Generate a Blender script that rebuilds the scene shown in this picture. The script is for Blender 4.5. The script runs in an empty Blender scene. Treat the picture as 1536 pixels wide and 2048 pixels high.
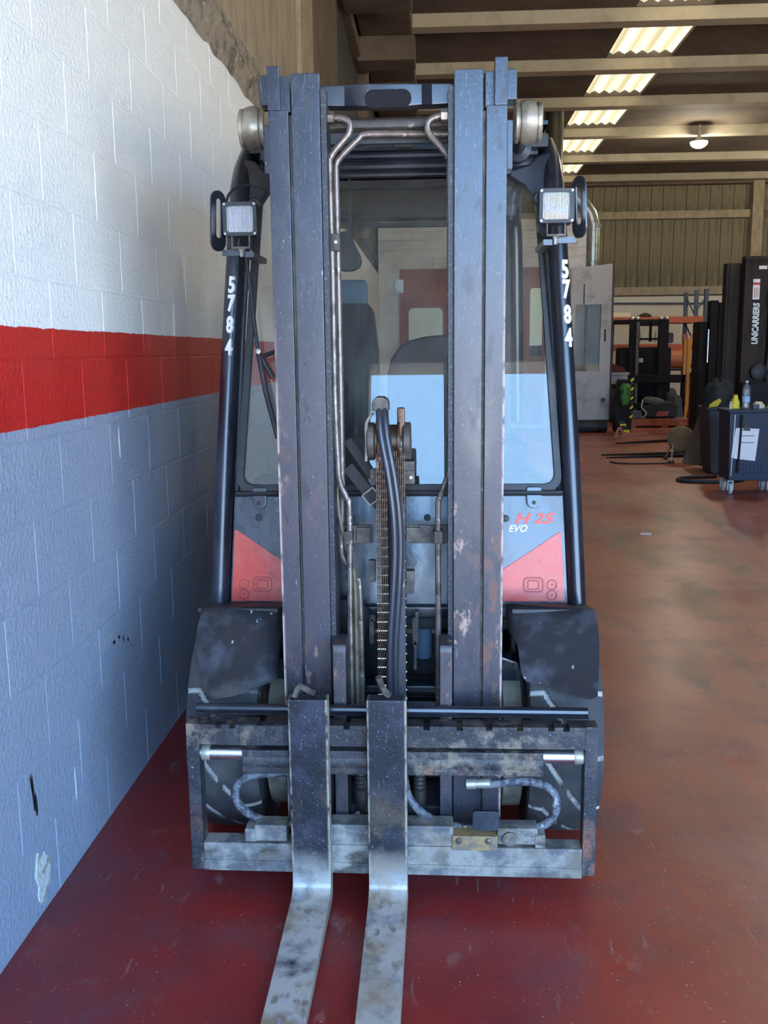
import bpy, bmesh, math, random
from mathutils import Vector, Matrix

random.seed(7)
sc = bpy.context.scene
COL = sc.collection
PI = math.pi

# ------------------------------------------------------------------ camera
cam_d = bpy.data.cameras.new('camera')
cam = bpy.data.objects.new('camera', cam_d)
COL.objects.link(cam)
cam_d.sensor_fit = 'VERTICAL'
cam_d.sensor_height = 36.0
cam_d.lens = 36.0 * 1904.6 / 2048.0
cam_d.clip_start = 0.05
cam_d.clip_end = 300
_p, _y, _r = 0.16654, 0.0540, -0.010985
_fw = Vector((-math.sin(_y), math.cos(_y), 0)); _rt = Vector((math.cos(_y), math.sin(_y), 0)); _up = Vector((0, 0, 1))
_w = _fw * math.cos(_p) - _up * math.sin(_p)
_u = _up * math.cos(_p) + _fw * math.sin(_p)
_R = _rt * math.cos(_r) + _u * math.sin(_r)
_U = _u * math.cos(_r) - _rt * math.sin(_r)
_M = Matrix((_R, _U, -_w)).transposed().to_4x4()
_M.translation = (0, 0, 1.4128)
cam.matrix_world = _M
sc.camera = cam

# ------------------------------------------------------------------ world, sun, exposure
world = bpy.data.worlds.new('sky'); sc.world = world
world.use_nodes = True
_bg = world.node_tree.nodes['Background']
_bg.inputs[0].default_value = (0.31, 0.585, 1.0, 1)
_bg.inputs[1].default_value = 6.0
sun_d = bpy.data.lights.new('sun', 'SUN'); sun_d.energy = 95; sun_d.angle = 0.01; sun_d.color = (1, 0.90, 0.76)
sun = bpy.data.objects.new('sun', sun_d); COL.objects.link(sun)
sun.rotation_euler = (Vector((0.70, 0.28, 0.66))).to_track_quat('Z', 'Y').to_euler()
sc.view_settings.view_transform = 'Standard'
sc.view_settings.look = 'None'
sc.view_settings.gamma = 1
sc.view_settings.use_curve_mapping = False
sc.view_settings.exposure = 1.5

# the daylight opening: a light portal (guides sampling only, adds no light)
DOOR_X0, DOOR_X1, DOOR_Z, DOOR_Y = -0.60, 7.6, 3.6, -2.6
pd = bpy.data.lights.new('door_portal', 'AREA'); pd.shape = 'RECTANGLE'
pd.size = DOOR_X1 - DOOR_X0; pd.size_y = DOOR_Z
pd.cycles.is_portal = True
po = bpy.data.objects.new('door_portal', pd); COL.objects.link(po)
po.location = ((DOOR_X0 + DOOR_X1) / 2, DOOR_Y - 0.05, DOOR_Z / 2)
po.rotation_euler = (math.radians(90), 0, 0)
po.rotation_euler = Vector((0, -1, 0)).to_track_quat('Z', 'Y').to_euler()

# ------------------------------------------------------------------ materials
def S(r, g, b):
    f = lambda c: (c / 255 / 12.92) if c / 255 <= 0.04045 else ((c / 255 + 0.055) / 1.055) ** 2.4
    return (f(r), f(g), f(b), 1)

def L(c, s=8.0, lo=0.5, hi=0.6, st=(1, 1, 1), d=6.0, z=None, x=None, r=None, off=(0, 0, 0), k=1.0, rg=0.6, m=None):
    return dict(m=m, c=c, s=s, lo=lo, hi=hi, st=st, d=d, z=z, x=x, r=r, off=off, k=k, rg=rg)

def paint(name, base, rough=0.5, metal=0.0, layers=(), bump=None, spec=0.5, coat=0.0, bands=None, coatr=0.1):
    m = bpy.data.materials.new(name); m.use_nodes = True
    t = m.node_tree; N = t.nodes; K = t.links
    b = N['Principled BSDF']
    b.inputs['Metallic'].default_value = metal
    b.inputs['Roughness'].default_value = rough
    b.inputs['Specular IOR Level'].default_value = spec
    b.inputs['Coat Weight'].default_value = coat
    b.inputs['Coat Roughness'].default_value = coatr
    tc = N.new('ShaderNodeTexCoord')
    def rgb(c):
        n = N.new('ShaderNodeRGB'); n.outputs[0].default_value = c if len(c) == 4 else (*c, 1); return n.outputs[0]
    def rng(sock, a, bb, lo=0.0, hi=1.0):
        n = N.new('ShaderNodeMapRange'); n.inputs[1].default_value = a; n.inputs[2].default_value = bb
        n.inputs[3].default_value = lo; n.inputs[4].default_value = hi
        K.new(sock, n.inputs[0]); return n.outputs[0]
    def mul(a, bb):
        n = N.new('ShaderNodeMath'); n.operation = 'MULTIPLY'; K.new(a, n.inputs[0])
        if isinstance(bb, (int, float)): n.inputs[1].default_value = bb
        else: K.new(bb, n.inputs[1])
        return n.outputs[0]
    def mixc(f, a, bb):
        n = N.new('ShaderNodeMix'); n.data_type = 'RGBA'
        K.new(f, n.inputs[0]); K.new(a, n.inputs[6]); K.new(bb, n.inputs[7]); return n.outputs[2]
    def mixf(f, a, bb):
        n = N.new('ShaderNodeMix'); n.data_type = 'FLOAT'
        K.new(f, n.inputs[0])
        for i, v in ((2, a), (3, bb)):
            if isinstance(v, (int, float)): n.inputs[i].default_value = v
            else: K.new(v, n.inputs[i])
        return n.outputs[0]
    def noise(s, d, st, off, rg):
        mp = N.new('ShaderNodeMapping'); mp.inputs['Scale'].default_value = st; mp.inputs['Location'].default_value = off
        K.new(tc.outputs['Object'], mp.inputs[0])
        n = N.new('ShaderNodeTexNoise'); n.inputs['Scale'].default_value = s; n.inputs['Detail'].default_value = d
        n.inputs['Roughness'].default_value = rg
        K.new(mp.outputs[0], n.inputs['Vector']); return n.outputs[0]
    sep = None
    def axis(i):
        nonlocal sep
        if sep is None:
            sep = N.new('ShaderNodeSeparateXYZ'); K.new(tc.outputs['Object'], sep.inputs[0])
        return sep.outputs[i]
    col = rgb(base); rsock = rough
    if bands:
        # painted bands by height: list of (z_edge, colour above it), with a wavy brush edge
        geo = N.new('ShaderNodeNewGeometry'); sp = N.new('ShaderNodeSeparateXYZ'); K.new(geo.outputs['Position'], sp.inputs[0])
        wv = N.new('ShaderNodeTexNoise'); wv.inputs['Scale'].default_value = 22; wv.inputs['Detail'].default_value = 4
        K.new(geo.outputs['Position'], wv.inputs['Vector'])
        ad = N.new('ShaderNodeMath'); ad.operation = 'MULTIPLY_ADD'; K.new(wv.outputs[0], ad.inputs[0]); ad.inputs[1].default_value = 0.012
        K.new(sp.outputs[2], ad.inputs[2])
        for ze, c in bands:
            col = mixc(rng(ad.outputs[0], ze + 0.005, ze + 0.0075), col, rgb(c))
    for l in layers:
        f = rng(noise(l['s'], l['d'], l['st'], l['off'], l['rg']), l['lo'], l['hi'])
        if l['k'] != 1.0: f = mul(f, l['k'])
        if l['m']: f = mul(f, rng(noise(l['m'][0], 4.0, (1, 1, .6), (7, 3, 5), .55), l['m'][1], l['m'][2]))
        if l['z']: f = mul(f, rng(axis(2), *l['z']))
        if l['x']: f = mul(f, rng(axis(0), *l['x']))
        col = mixc(f, col, rgb(l['c']))
        if l['r'] is not None: rsock = mixf(f, rsock, l['r'])
    K.new(col, b.inputs['Base Color'])
    if not isinstance(rsock, (int, float)): K.new(rsock, b.inputs['Roughness'])
    if bump:
        h = noise(bump[0], 5.0, bump[2] if len(bump) > 2 else (1, 1, 1), (3, 1, 2), 0.6)
        bn = N.new('ShaderNodeBump'); bn.inputs['Strength'].default_value = bump[1]; bn.inputs['Distance'].default_value = 0.01
        K.new(h, bn.inputs['Height']); K.new(bn.outputs[0], b.inputs['Normal'])
    return m

def emis(name, c, s):
    m = bpy.data.materials.new(name); m.use_nodes = True
    b = m.node_tree.nodes['Principled BSDF']
    b.inputs['Base Color'].default_value = (0.6, 0.6, 0.55, 1)
    b.inputs['Emission Color'].default_value = c; b.inputs['Emission Strength'].default_value = s
    return m

def glass(name, tint=(0.82, 0.84, 0.82), dust=0.05, rough=0.0, ior=1.5, dustc=(0.5, 0.48, 0.44)):
    m = bpy.data.materials.new(name); m.use_nodes = True
    t = m.node_tree; N = t.nodes; K = t.links
    N.remove(N['Principled BSDF']); out = N['Material Output']
    tr = N.new('ShaderNodeBsdfTransparent'); tr.inputs[0].default_value = (*tint, 1)
    gl = N.new('ShaderNodeBsdfGlossy'); gl.inputs['Roughness'].default_value = rough
    df = N.new('ShaderNodeBsdfDiffuse'); df.inputs[0].default_value = (*dustc, 1)
    fr = N.new('ShaderNodeFresnel'); fr.inputs[0].default_value = ior
    tc = N.new('ShaderNodeTexCoord'); mp = N.new('ShaderNodeMapping'); mp.inputs['Scale'].default_value = (14, 14, 1.2)
    K.new(tc.outputs['Object'], mp.inputs[0])
    nz = N.new('ShaderNodeTexNoise'); nz.inputs['Scale'].default_value = 2.0; nz.inputs['Detail'].default_value = 5
    K.new(mp.outputs[0], nz.inputs['Vector'])
    mr = N.new('ShaderNodeMapRange'); mr.inputs[1].default_value = 0.3; mr.inputs[2].default_value = 0.75
    mr.inputs[3].default_value = dust * 0.4; mr.inputs[4].default_value = dust * 1.8
    K.new(nz.outputs[0], mr.inputs[0])
    m1 = N.new('ShaderNodeMixShader'); K.new(mr.outputs[0], m1.inputs[0]); K.new(tr.outputs[0], m1.inputs[1]); K.new(df.outputs[0], m1.inputs[2])
    m2 = N.new('ShaderNodeMixShader'); K.new(fr.outputs[0], m2.inputs[0]); K.new(m1.outputs[0], m2.inputs[1]); K.new(gl.outputs[0], m2.inputs[2])
    K.new(m2.outputs[0], out.inputs[0])
    return m

RUST = S(120, 78, 55); PALE = S(170, 160, 150); BARE = S(150, 140, 132)
M = {}
# building
M['block'] = paint('block_paint', S(150, 159, 174), 0.42, bands=[(1.235, S(196, 36, 30)), (1.482, S(240, 240, 234))],
                   layers=[L(S(215, 215, 212), 30, 0.735, 0.75, k=.8), L(S(60, 62, 70), 16, 0.76, 0.77, (1, 1, .5), off=(4, 4, 4), k=.6)], bump=(70, 0.55))
M['mortar'] = paint('mortar_paint', S(146, 155, 170), 0.5, bands=[(1.235, S(188, 34, 28)), (1.482, S(236, 236, 229))], bump=(90, 0.5))
M['plaster'] = paint('bare_plaster', S(205, 205, 196), 0.8, layers=[L(S(70, 66, 60), 40, 0.62, 0.66), L(S(150, 146, 138), 20, .5, .6)], bump=(60, .8))
M['rough_concrete'] = paint('rough_concrete', S(150, 138, 120), 0.9, layers=[L(S(92, 82, 70), 7, 0.45, 0.62), L(S(190, 178, 156), 26, 0.58, 0.68)], bump=(28, 1.0))
M['concrete'] = paint('cast_concrete', S(160, 146, 120), 0.85, layers=[L(S(118, 104, 84), 5, .42, .7, (1.6, 1.6, .7), k=.7), L(S(172, 158, 132), 40, .6, .7, k=.6)], bump=(40, .5))
M['concrete_dark'] = paint('stained_concrete', S(104, 92, 76), 0.9, layers=[L(S(80, 70, 57), 3, .4, .7, (1.6, 1.6, .8)), L(S(122, 110, 90), 30, .6, .7, k=.5)], bump=(25, .5))
M['back_panel'] = paint('ribbed_panel', S(120, 112, 88), 0.85, layers=[L(S(92, 85, 66), 2.0, .45, .7, (5, 5, 1)), L(S(120, 112, 90), 20, .55, .7)], bump=(20, .6))
M['back_white'] = paint('white_wall', S(205, 198, 180), 0.8, bump=(20, .3))
M['ceiling'] = paint('ceiling_board', S(98, 86, 73), 0.9, layers=[L(S(84, 73, 61), 2, .45, .6)], bump=(30, .3))
M['beam'] = paint('beam_concrete', S(164, 154, 132), 0.8, layers=[L(S(146, 136, 114), 3, .5, .7)], bump=(20, .2))
M['floor'] = paint('red_floor', S(144, 40, 36), 0.32, layers=[
    L(S(116, 42, 42), 1.6, .42, .62, d=8),
    L(S(174, 100, 74), 0.9, .32, .52, x=(0.15, 1.3), r=.36, d=8),  # brown towards the right: lane wear plus hall reflection put into the colour
    L(S(140, 108, 88), 1.1, .50, .66, (2.2, .55, 1), x=(0.35, 1.2), r=.5, d=9, k=.8),
    L(S(92, 86, 82), 2.6, .55, .72, (1.7, .6, 1), x=(-.1, 1.6), r=.45, d=9, off=(2, 5, 0), k=.9),
    L(S(118, 98, 98), 5.0, .60, .72, (1, 1, 1), r=.5, d=10, off=(9, 2, 0), k=.55, rg=.7),
    L(S(150, 120, 112), 7.0, .645, .66, (6, .7, 1), r=.5, off=(1, 7, 0), k=.4),
    L(S(104, 62, 72), 3.2, .50, .64, r=.4, d=9, off=(3, 9, 0), k=.45, rg=.7),
    L(S(150, 132, 130), 14, .60, .66, (1, .5, 1), r=.5, d=9, k=.45, off=(2, 2, 0), m=(2, .45, .6)),
    L(S(205, 195, 186), 120, .70, .72, d=2, k=.8)], bump=(9, .05), spec=.5)
M['asphalt'] = paint('yard_concrete', S(150, 146, 138), 0.9, bump=(12, .3))
M['facade'] = paint('facade_render', S(150, 148, 142), 0.85, bump=(12, .3))
M['skylight'] = emis('skylight_sheet', (1.0, 0.86, 0.52, 1), 0.8)
def _rib_glow(m):  # shading of the ribs put into the glow as bright and dim stripes
    t = m.node_tree; N = t.nodes; K = t.links; tc = N.new('ShaderNodeTexCoord')
    w = N.new('ShaderNodeTexWave'); w.bands_direction = 'X'; w.inputs['Scale'].default_value = 1.28; w.inputs['Distortion'].default_value = .4
    K.new(tc.outputs['Object'], w.inputs['Vector'])
    r = N.new('ShaderNodeMapRange'); r.inputs[3].default_value = .24; r.inputs[4].default_value = .62
    K.new(w.outputs[1], r.inputs[0]); K.new(r.outputs[0], N['Principled BSDF'].inputs['Emission Strength'])
_rib_glow(M['skylight'])
M['lamp_glow'] = emis('lamp_glow', (1.0, 0.98, 0.9, 1), 14)
# truck
SPK = S(190, 186, 188)
M['mast'] = paint('mast_paint', S(34, 35, 46), 0.25, layers=[
    L(S(70, 62, 66), 4, .30, .50, (2, 2, .7), z=(1.80, 1.25), k=.6, r=.50),
    L(S(52, 51, 62), 6, .50, .66, (2, 2, .7), k=.5, r=.32),
    L(S(112, 74, 58), 22, .50, .64, (1.4, 1.4, .7), z=(1.5, .9), r=.6, k=.7, m=(5, .48, .60)),
    L(S(172, 140, 124), 34, .56, .62, (1.4, 1.4, .6), z=(1.4, .9), r=.6, k=.9, m=(6, .52, .60)),
    L(S(30, 29, 34), 20, .58, .66, (1.5, 1.5, .6), k=.7, r=.4),
    L(S(120, 128, 156), 80, .60, .66, (4, 4, .3), z=(1.0, 1.8), r=.4, k=.3, off=(3, 2, 1)),
    L(S(150, 146, 150), 210, .64, .70, (1, 1, .7), r=.45, k=.5),
    L(SPK, 70, .68, .71, (1.5, 1.5, .4), r=.5, k=.7, m=(8, .5, .62)),
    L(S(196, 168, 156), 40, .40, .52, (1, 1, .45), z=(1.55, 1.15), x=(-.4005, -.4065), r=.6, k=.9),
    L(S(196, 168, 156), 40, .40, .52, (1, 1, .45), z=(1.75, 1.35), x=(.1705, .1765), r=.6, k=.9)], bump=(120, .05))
M['carriage'] = paint('carriage_paint', S(36, 35, 40), 0.5, layers=[
    L(S(64, 60, 62), 14, .46, .62, r=.6, k=.7),
    L(S(124, 108, 92), 30, .46, .60, r=.7, off=(5, 1, 1), k=.85, m=(6, .48, .58)),
    L(S(134, 84, 64), 12, .50, .62, r=.7, off=(1, 8, 3), k=.7, m=(4, .52, .62)),
    L(S(20, 19, 21), 18, .56, .66, k=.7),
    L(S(160, 154, 150), 170, .62, .70, r=.7, k=.55), L(SPK, 60, .69, .72, r=.7, k=.6)], bump=(90, .25))
M['lower_bar'] = paint('lower_bar_paint', S(92, 89, 90), 0.6, layers=[
    L(S(142, 134, 125), 16, .42, .58, r=.65), L(S(52, 46, 38), 9, .54, .64, (.7, 1, 1.6), r=.6, off=(2, 2, 5), k=.85),
    L(S(118, 104, 82), 12, .52, .64, r=.7, off=(9, 2, 5), k=.6),
    L(SPK, 170, .62, .70, r=.7, k=.5)], bump=(90, .3))
FORK_L = [
    L(S(48, 50, 64), 10, .46, .62, k=.8, r=.5),
    L(S(18, 18, 22), 14, .54, .64, k=.7),
    L(S(186, 180, 174), 12, .28, .50, (1, 1, 1), z=(.17, .055), r=.42, d=8),
    L(S(146, 120, 88), 9, .46, .60, (1, 1, 1), z=(.36, .09), r=.6, off=(2, 1, 6), k=.75, m=(5, .45, .58)),
    L(S(112, 104, 88), 30, .52, .62, (1, .5, 1), z=(.10, .05), r=.6, off=(8, 3, 1), k=.8, m=(5, .46, .58)),
    L(S(150, 158, 184), 70, .60, .64, (1, .4, 1), z=(.09, .05), r=.4, k=.6, off=(3, 3, 1)),
    L(SPK, 190, .65, .70, r=.5, k=.6),
    L(S(130, 136, 158), 60, .645, .67, (5, 1, .5), r=.5, k=.5, off=(4, 4, 2))]
def fork_mat(x):
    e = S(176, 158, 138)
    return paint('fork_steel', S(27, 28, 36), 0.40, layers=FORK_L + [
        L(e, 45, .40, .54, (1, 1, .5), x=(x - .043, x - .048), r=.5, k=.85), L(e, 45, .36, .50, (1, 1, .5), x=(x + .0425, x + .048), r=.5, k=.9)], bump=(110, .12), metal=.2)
M['cab'] = paint('cab_paint', S(26, 28, 36), 0.28, layers=[L(S(60, 62, 74), 5, .5, .65, (1, 1, .5), k=.6, r=.4), L(S(150, 150, 156), 90, .70, .71, k=.6)], spec=.6)
M['panel'] = paint('front_panel_plastic', S(32, 35, 43), 0.22, layers=[L(S(46, 50, 60), 6, .45, .65, (2, 2, 1), r=.35), L(S(140, 140, 150), 70, .68, .70, k=.5)], bump=(40, .06), spec=.7)
M['orange'] = paint('orange_panel', S(205, 62, 44), 0.34, layers=[L(S(196, 100, 84), 5, .42, .62, r=.45), L(S(120, 60, 52), 34, .66, .69, k=.7), L(S(90, 42, 40), 9, .68, .74, k=.8)], bump=(40, .1), spec=.5)
M['orange_dark'] = paint('orange_moulding', S(170, 50, 38), 0.45)
M['red_letter'] = paint('red_lettering', S(228, 78, 58), 0.5)
M['white_letter'] = paint('white_lettering', S(225, 225, 222), 0.6, layers=[L(S(170, 170, 172), 60, .55, .65)])
M['rubber'] = paint('black_rubber', S(30, 30, 33), 0.55, layers=[L(S(60, 58, 58), 8, .5, .7)])
M['flap'] = paint('mud_flap_rubber', S(36, 36, 41), 0.42, layers=[L(S(72, 74, 84), 7, .48, .65, r=.5), L(S(190, 190, 196), 34, .675, .69, (1, 1, .5), k=.7), L(S(120, 112, 104), 8, .5, .62, z=(.55, .44), k=.8)], bump=(30, .15))
M['tyre'] = paint('tyre_rubber', S(54, 52, 53), 0.75, layers=[L(S(80, 76, 74), 6, .45, .65)], bump=(40, .2))
M['dust'] = paint('groove_dust', S(168, 160, 152), 0.9, layers=[L(S(90, 86, 84), 12, .5, .62)])
M['pipe'] = paint('steel_pipe', S(120, 108, 100), 0.42, metal=.55, layers=[L(S(84, 74, 66), 20, .5, .62), L(S(190, 176, 168), 60, .6, .68)], bump=(80, .2))
M['pipe_olive'] = paint('olive_pipe', S(108, 98, 78), 0.5, metal=.3, layers=[L(S(84, 74, 52), 20, .5, .62)])
M['grime'] = paint('grimy_steel', S(62, 56, 52), 0.55, metal=.3, layers=[L(S(96, 86, 76), 14, .5, .65), L(S(150, 138, 124), 40, .62, .68, k=.7)], bump=(50, .3))
M['chain'] = paint('chain_steel', S(84, 62, 46), 0.4, metal=.6, layers=[L(S(52, 38, 28), 40, .5, .6)])
M['pin'] = paint('polished_pin', S(205, 190, 175), 0.2, metal=.95)
M['chrome'] = paint('chrome_rod', S(225, 225, 228), 0.3, metal=1.0, layers=[L(S(140, 132, 126), 30, .62, .68, k=.6, r=.5)])
M['tan'] = paint('dusty_drum', S(130, 120, 104), 0.7, layers=[L(S(92, 84, 74), 10, .5, .65)])
M['pulley'] = paint('pulley_plastic', S(70, 60, 54), 0.5, layers=[L(S(120, 106, 96), 12, .5, .65)])
M['dark'] = paint('dark_underbody', S(26, 26, 28), 0.6, layers=[L(S(48, 48, 52), 10, .5, .7)])
M['hose'] = paint('black_hose', S(44, 45, 52), 0.34, layers=[L(S(120, 122, 130), 9, .62, .7, k=.5)], bump=(50, .05))
M['braid'] = paint('braided_hose', S(104, 104, 110), 0.6, layers=[L(S(60, 60, 66), 60, .48, .56), L(S(176, 172, 168), 30, .62, .68)], bump=(120, .4))
M['lens'] = paint('lamp_lens', S(235, 235, 238), 0.22, metal=.8, bump=(3, .05))
M['brass'] = paint('dull_steel_fitting', S(165, 158, 146), 0.4, metal=.5)
M['roller'] = paint('tilt_knuckle_metal', S(150, 140, 124), 0.42, metal=.45, layers=[L(S(100, 92, 78), 12, .5, .65)], bump=(30, .3))
M['strap'] = paint('strap_webbing', S(74, 68, 66), 0.8)
M['roof_brown'] = paint('roof_panel', S(84, 62, 46), 0.5, layers=[L(S(60, 44, 34), 4, .4, .6, (8, 1, 1))])
M['seat'] = paint('seat_vinyl', S(38, 38, 40), 0.6)
M['seat_grey'] = paint('seat_grey_fabric', S(96, 100, 100), 0.8)
M['cap_blue'] = paint('blue_grey_cloth', S(86, 110, 130), 0.8)
M['cowl'] = paint('cowl_plastic', S(74, 66, 66), 0.55)
M['glass'] = glass('windscreen_glass', dust=0.05)
M['clear'] = glass('clear_pane', dust=0.05, tint=(0.9, 0.92, 0.88), ior=1.12)
M['bottle'] = glass('bottle_plastic', dust=0.12, tint=(0.88, 0.9, 0.92), dustc=(.7, .75, .8))
# background
M['booth'] = paint('booth_sheet', S(205, 196, 182), 0.5, layers=[L(S(182, 172, 158), 2, .45, .65)])
M['door_grey'] = paint('booth_door_sheet', S(176, 168, 160), 0.55, layers=[L(S(150, 142, 136), 3, .5, .65), L(S(110, 102, 98), 22, .66, .7)])
M['door_edge'] = paint('door_edge_steel', S(60, 42, 38), 0.6)
M['booth_brown'] = paint('brown_shutter', S(150, 86, 66), 0.6, layers=[L(S(132, 74, 58), 2, .45, .6)])
M['duct'] = paint('galvanised_duct', S(150, 154, 148), 0.35, metal=.7, layers=[L(S(120, 122, 116), 8, .5, .6)])
M['duct_dark'] = paint('dark_duct', S(66, 62, 50), 0.4, metal=.4)
M['truck_black'] = paint('machine_black', S(30, 26, 25), 0.65, spec=.2, layers=[L(S(42, 35, 31), 4, .5, .65)])
M['truck_brown'] = paint('mast_dark_brown', S(52, 42, 36), 0.65, spec=.2, layers=[L(S(38, 30, 26), 2, .45, .6, (5, 5, 1))])
M['rack_orange'] = paint('rack_orange', S(176, 84, 44), 0.5)
M['rack_blue'] = paint('rack_blue', S(66, 76, 92), 0.5)
M['yellow'] = paint('stacker_yellow', S(226, 150, 22), 0.5)
M['jack_orange'] = paint('pallet_jack_orange', S(198, 104, 62), 0.55, layers=[L(S(150, 76, 48), 6, .5, .65)])
M['frame_red'] = paint('red_frame', S(134, 56, 38), 0.6)
M['green'] = paint('green_machine', S(74, 130, 50), 0.5, layers=[L(S(48, 60, 36), 8, .5, .6)])
M['hazard_y'] = paint('hazard_yellow', S(236, 206, 30), 0.5)
M['hazard_k'] = paint('hazard_black', S(28, 27, 26), 0.5)
M['cart'] = paint('cart_plastic', S(40, 45, 60), 0.55, spec=.3, bump=(60, .1))
M['caster'] = paint('caster_grey', S(190, 188, 182), 0.5)
M['paper'] = paint('paper', S(222, 216, 214), 0.8)
M['ink'] = paint('ink', S(70, 66, 80), 0.7)
M['cloth_y'] = paint('yellow_cloth', S(225, 200, 60), 0.8)
M['cloth_w'] = paint('pale_cloth', S(216, 206, 176), 0.85)
M['cloth_k'] = paint('black_bag', S(26, 26, 28), 0.7)
M['bin'] = paint('bin_plastic', S(34, 36, 44), 0.5)
M['wood'] = paint('raw_wood', S(170, 140, 104), 0.8)
M['red_label'] = paint('red_label', S(170, 92, 78), 0.6)
M['copper'] = paint('copper_tank', S(176, 98, 66), 0.45)
M['cushion_brown'] = paint('stool_shell', S(104, 88, 66), 0.7, layers=[L(S(134, 116, 78), 5, .5, .65)])
M['blue_cap'] = paint('blue_label', S(150, 175, 205), 0.6)

# ------------------------------------------------------------------ geometry helpers
class B:
    def __init__(s): s.v = []; s.f = []; s.mi = []; s.cur = 0
    def add(s, vs, fs):
        o = len(s.v); s.v += [tuple(v) for v in vs]; s.f += [tuple(i + o for i in f) for f in fs]; s.mi += [s.cur] * len(fs); return s
    def box(s, x0, x1, y0, y1, z0, z1):
        if x0 > x1: x0, x1 = x1, x0
        vs = [(x, y, z) for z in (z0, z1) for y in (y0, y1) for x in (x0, x1)]
        return s.add(vs, [(0, 2, 3, 1), (4, 5, 7, 6), (0, 1, 5, 4), (2, 6, 7, 3), (0, 4, 6, 2), (1, 3, 7, 5)])
    def prism(s, poly, fn, d):
        # poly: 2D outline (counter-clockwise seen from the front); fn(a,b,depth) -> point
        n = len(poly)
        vs = [fn(a, b, 0) for a, b in poly] + [fn(a, b, d) for a, b in poly]
        fs = [tuple(range(n)), tuple(range(2 * n - 1, n - 1, -1))]
        fs += [(i, i + n, (i + 1) % n + n, (i + 1) % n) for i in range(n)]
        return s.add(vs, fs)
    def ring(s, outer, inner, fn, d):
        n = len(outer)
        vs = [fn(a, b, 0) for a, b in outer] + [fn(a, b, 0) for a, b in inner] + [fn(a, b, d) for a, b in outer] + [fn(a, b, d) for a, b in inner]
        fs = []
        for i in range(n):
            j = (i + 1) % n
            fs += [(i, j, n + j, n + i), (2 * n + i, 3 * n + i, 3 * n + j, 2 * n + j), (i, 2 * n + i, 2 * n + j, j), (n + i, n + j, 3 * n + j, 3 * n + i)]
        return s.add(vs, fs)
    def cyl(s, p0, p1, r, seg=16, r2=None):
        return s.sweep([p0, p1], [r, r if r2 is None else r2], seg)
    def lathe(s, p0, axis, prof, seg=24):
        # prof: list of (distance along axis, radius)
        ax = Vector(axis).normalized(); p0 = Vector(p0)
        a = ax.orthogonal().normalized(); b = ax.cross(a)
        vs = []
        for t, r in prof:
            for k in range(seg):
                th = 2 * PI * k / seg; vs.append(p0 + ax * t + (a * math.cos(th) + b * math.sin(th)) * r)
        fs = []
        for i in range(len(prof) - 1):
            for k in range(seg):
                k2 = (k + 1) % seg; fs.append((i * seg + k, i * seg + k2, (i + 1) * seg + k2, (i + 1) * seg + k))
        fs.append(tuple(range(seg - 1, -1, -1))); m = (len(prof) - 1) * seg; fs.append(tuple(m + k for k in range(seg)))
        return s.add(vs, fs)
    def sweep(s, pts, rad, seg=10, sx=1.0):
        pts = [Vector(p) for p in pts]; n = len(pts)
        if isinstance(rad, (int, float)): rad = [rad] * n
        up = None; vs = []
        for i, p in enumerate(pts):
            t = ((pts[min(i + 1, n - 1)] - pts[max(i - 1, 0)])).normalized()
            if up is None:
                up = Vector((1, 0, 0)) if abs(t.x) < .9 else Vector((0, 1, 0))
            up = (up - t * up.dot(t)).normalized(); w = t.cross(up)
            for k in range(seg):
                th = 2 * PI * k / seg; vs.append(p + (up * math.cos(th) * sx + w * math.sin(th)) * rad[i])
        fs = []
        for i in range(n - 1):
            for k in range(seg):
                k2 = (k + 1) % seg; fs.append((i * seg + k, i * seg + k2, (i + 1) * seg + k2, (i + 1) * seg + k))
        fs.append(tuple(range(seg - 1, -1, -1))); fs.append(tuple((n - 1) * seg + k for k in range(seg)))
        return s.add(vs, fs)
    def mesh(s, name):
        me = bpy.data.meshes.new(name); me.from_pydata(s.v, [], s.f); me.validate()
        bm = bmesh.new(); bm.from_mesh(me); bmesh.ops.recalc_face_normals(bm, faces=bm.faces); bm.to_mesh(me); bm.free()
        return me

def spline(pts, n=8):
    P = [Vector(p) for p in pts]; P = [P[0] * 2 - P[1]] + P + [P[-1] * 2 - P[-2]]; out = []
    for i in range(1, len(P) - 2):
        for k in range(n):
            t = k / n; a, b, c, d = P[i - 1], P[i], P[i + 1], P[i + 2]
            out.append(.5 * ((2 * b) + (c - a) * t + (2 * a - 5 * b + 4 * c - d) * t * t + (3 * b - a - 3 * c + d) * t ** 3))
    out.append(P[-2]); return out

def rrect(x0, x1, z0, z1, r, n=5):
    out = []
    for cx, cz, a0 in ((x1 - r, z0 + r, -90), (x1 - r, z1 - r, 0), (x0 + r, z1 - r, 90), (x0 + r, z0 + r, 180)):
        for k in range(n + 1):
            a = math.radians(a0 + 90 * k / n); out.append((cx + r * math.cos(a), cz + r * math.sin(a)))
    return out

def circ(x, z, r, n=20): return [(x + r * math.cos(2 * PI * k / n), z + r * math.sin(2 * PI * k / n)) for k in range(n)]
def xz(y0): return lambda a, b, d: (a, y0 + d, b)          # outline in x,z; depth away from the camera
def yz(x0): return lambda a, b, d: (x0 + d, a, b)
def xy(z0): return lambda a, b, d: (a, b, z0 + d)

def link(o, parent=None):
    COL.objects.link(o)
    if parent is not None:
        o.parent = parent
        mw = Matrix.Translation(parent.location)
        if parent.parent is not None:
            mw = Matrix.Translation(parent.parent.location) @ parent.matrix_parent_inverse @ mw
        o.matrix_parent_inverse = mw.inverted()
    return o

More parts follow.
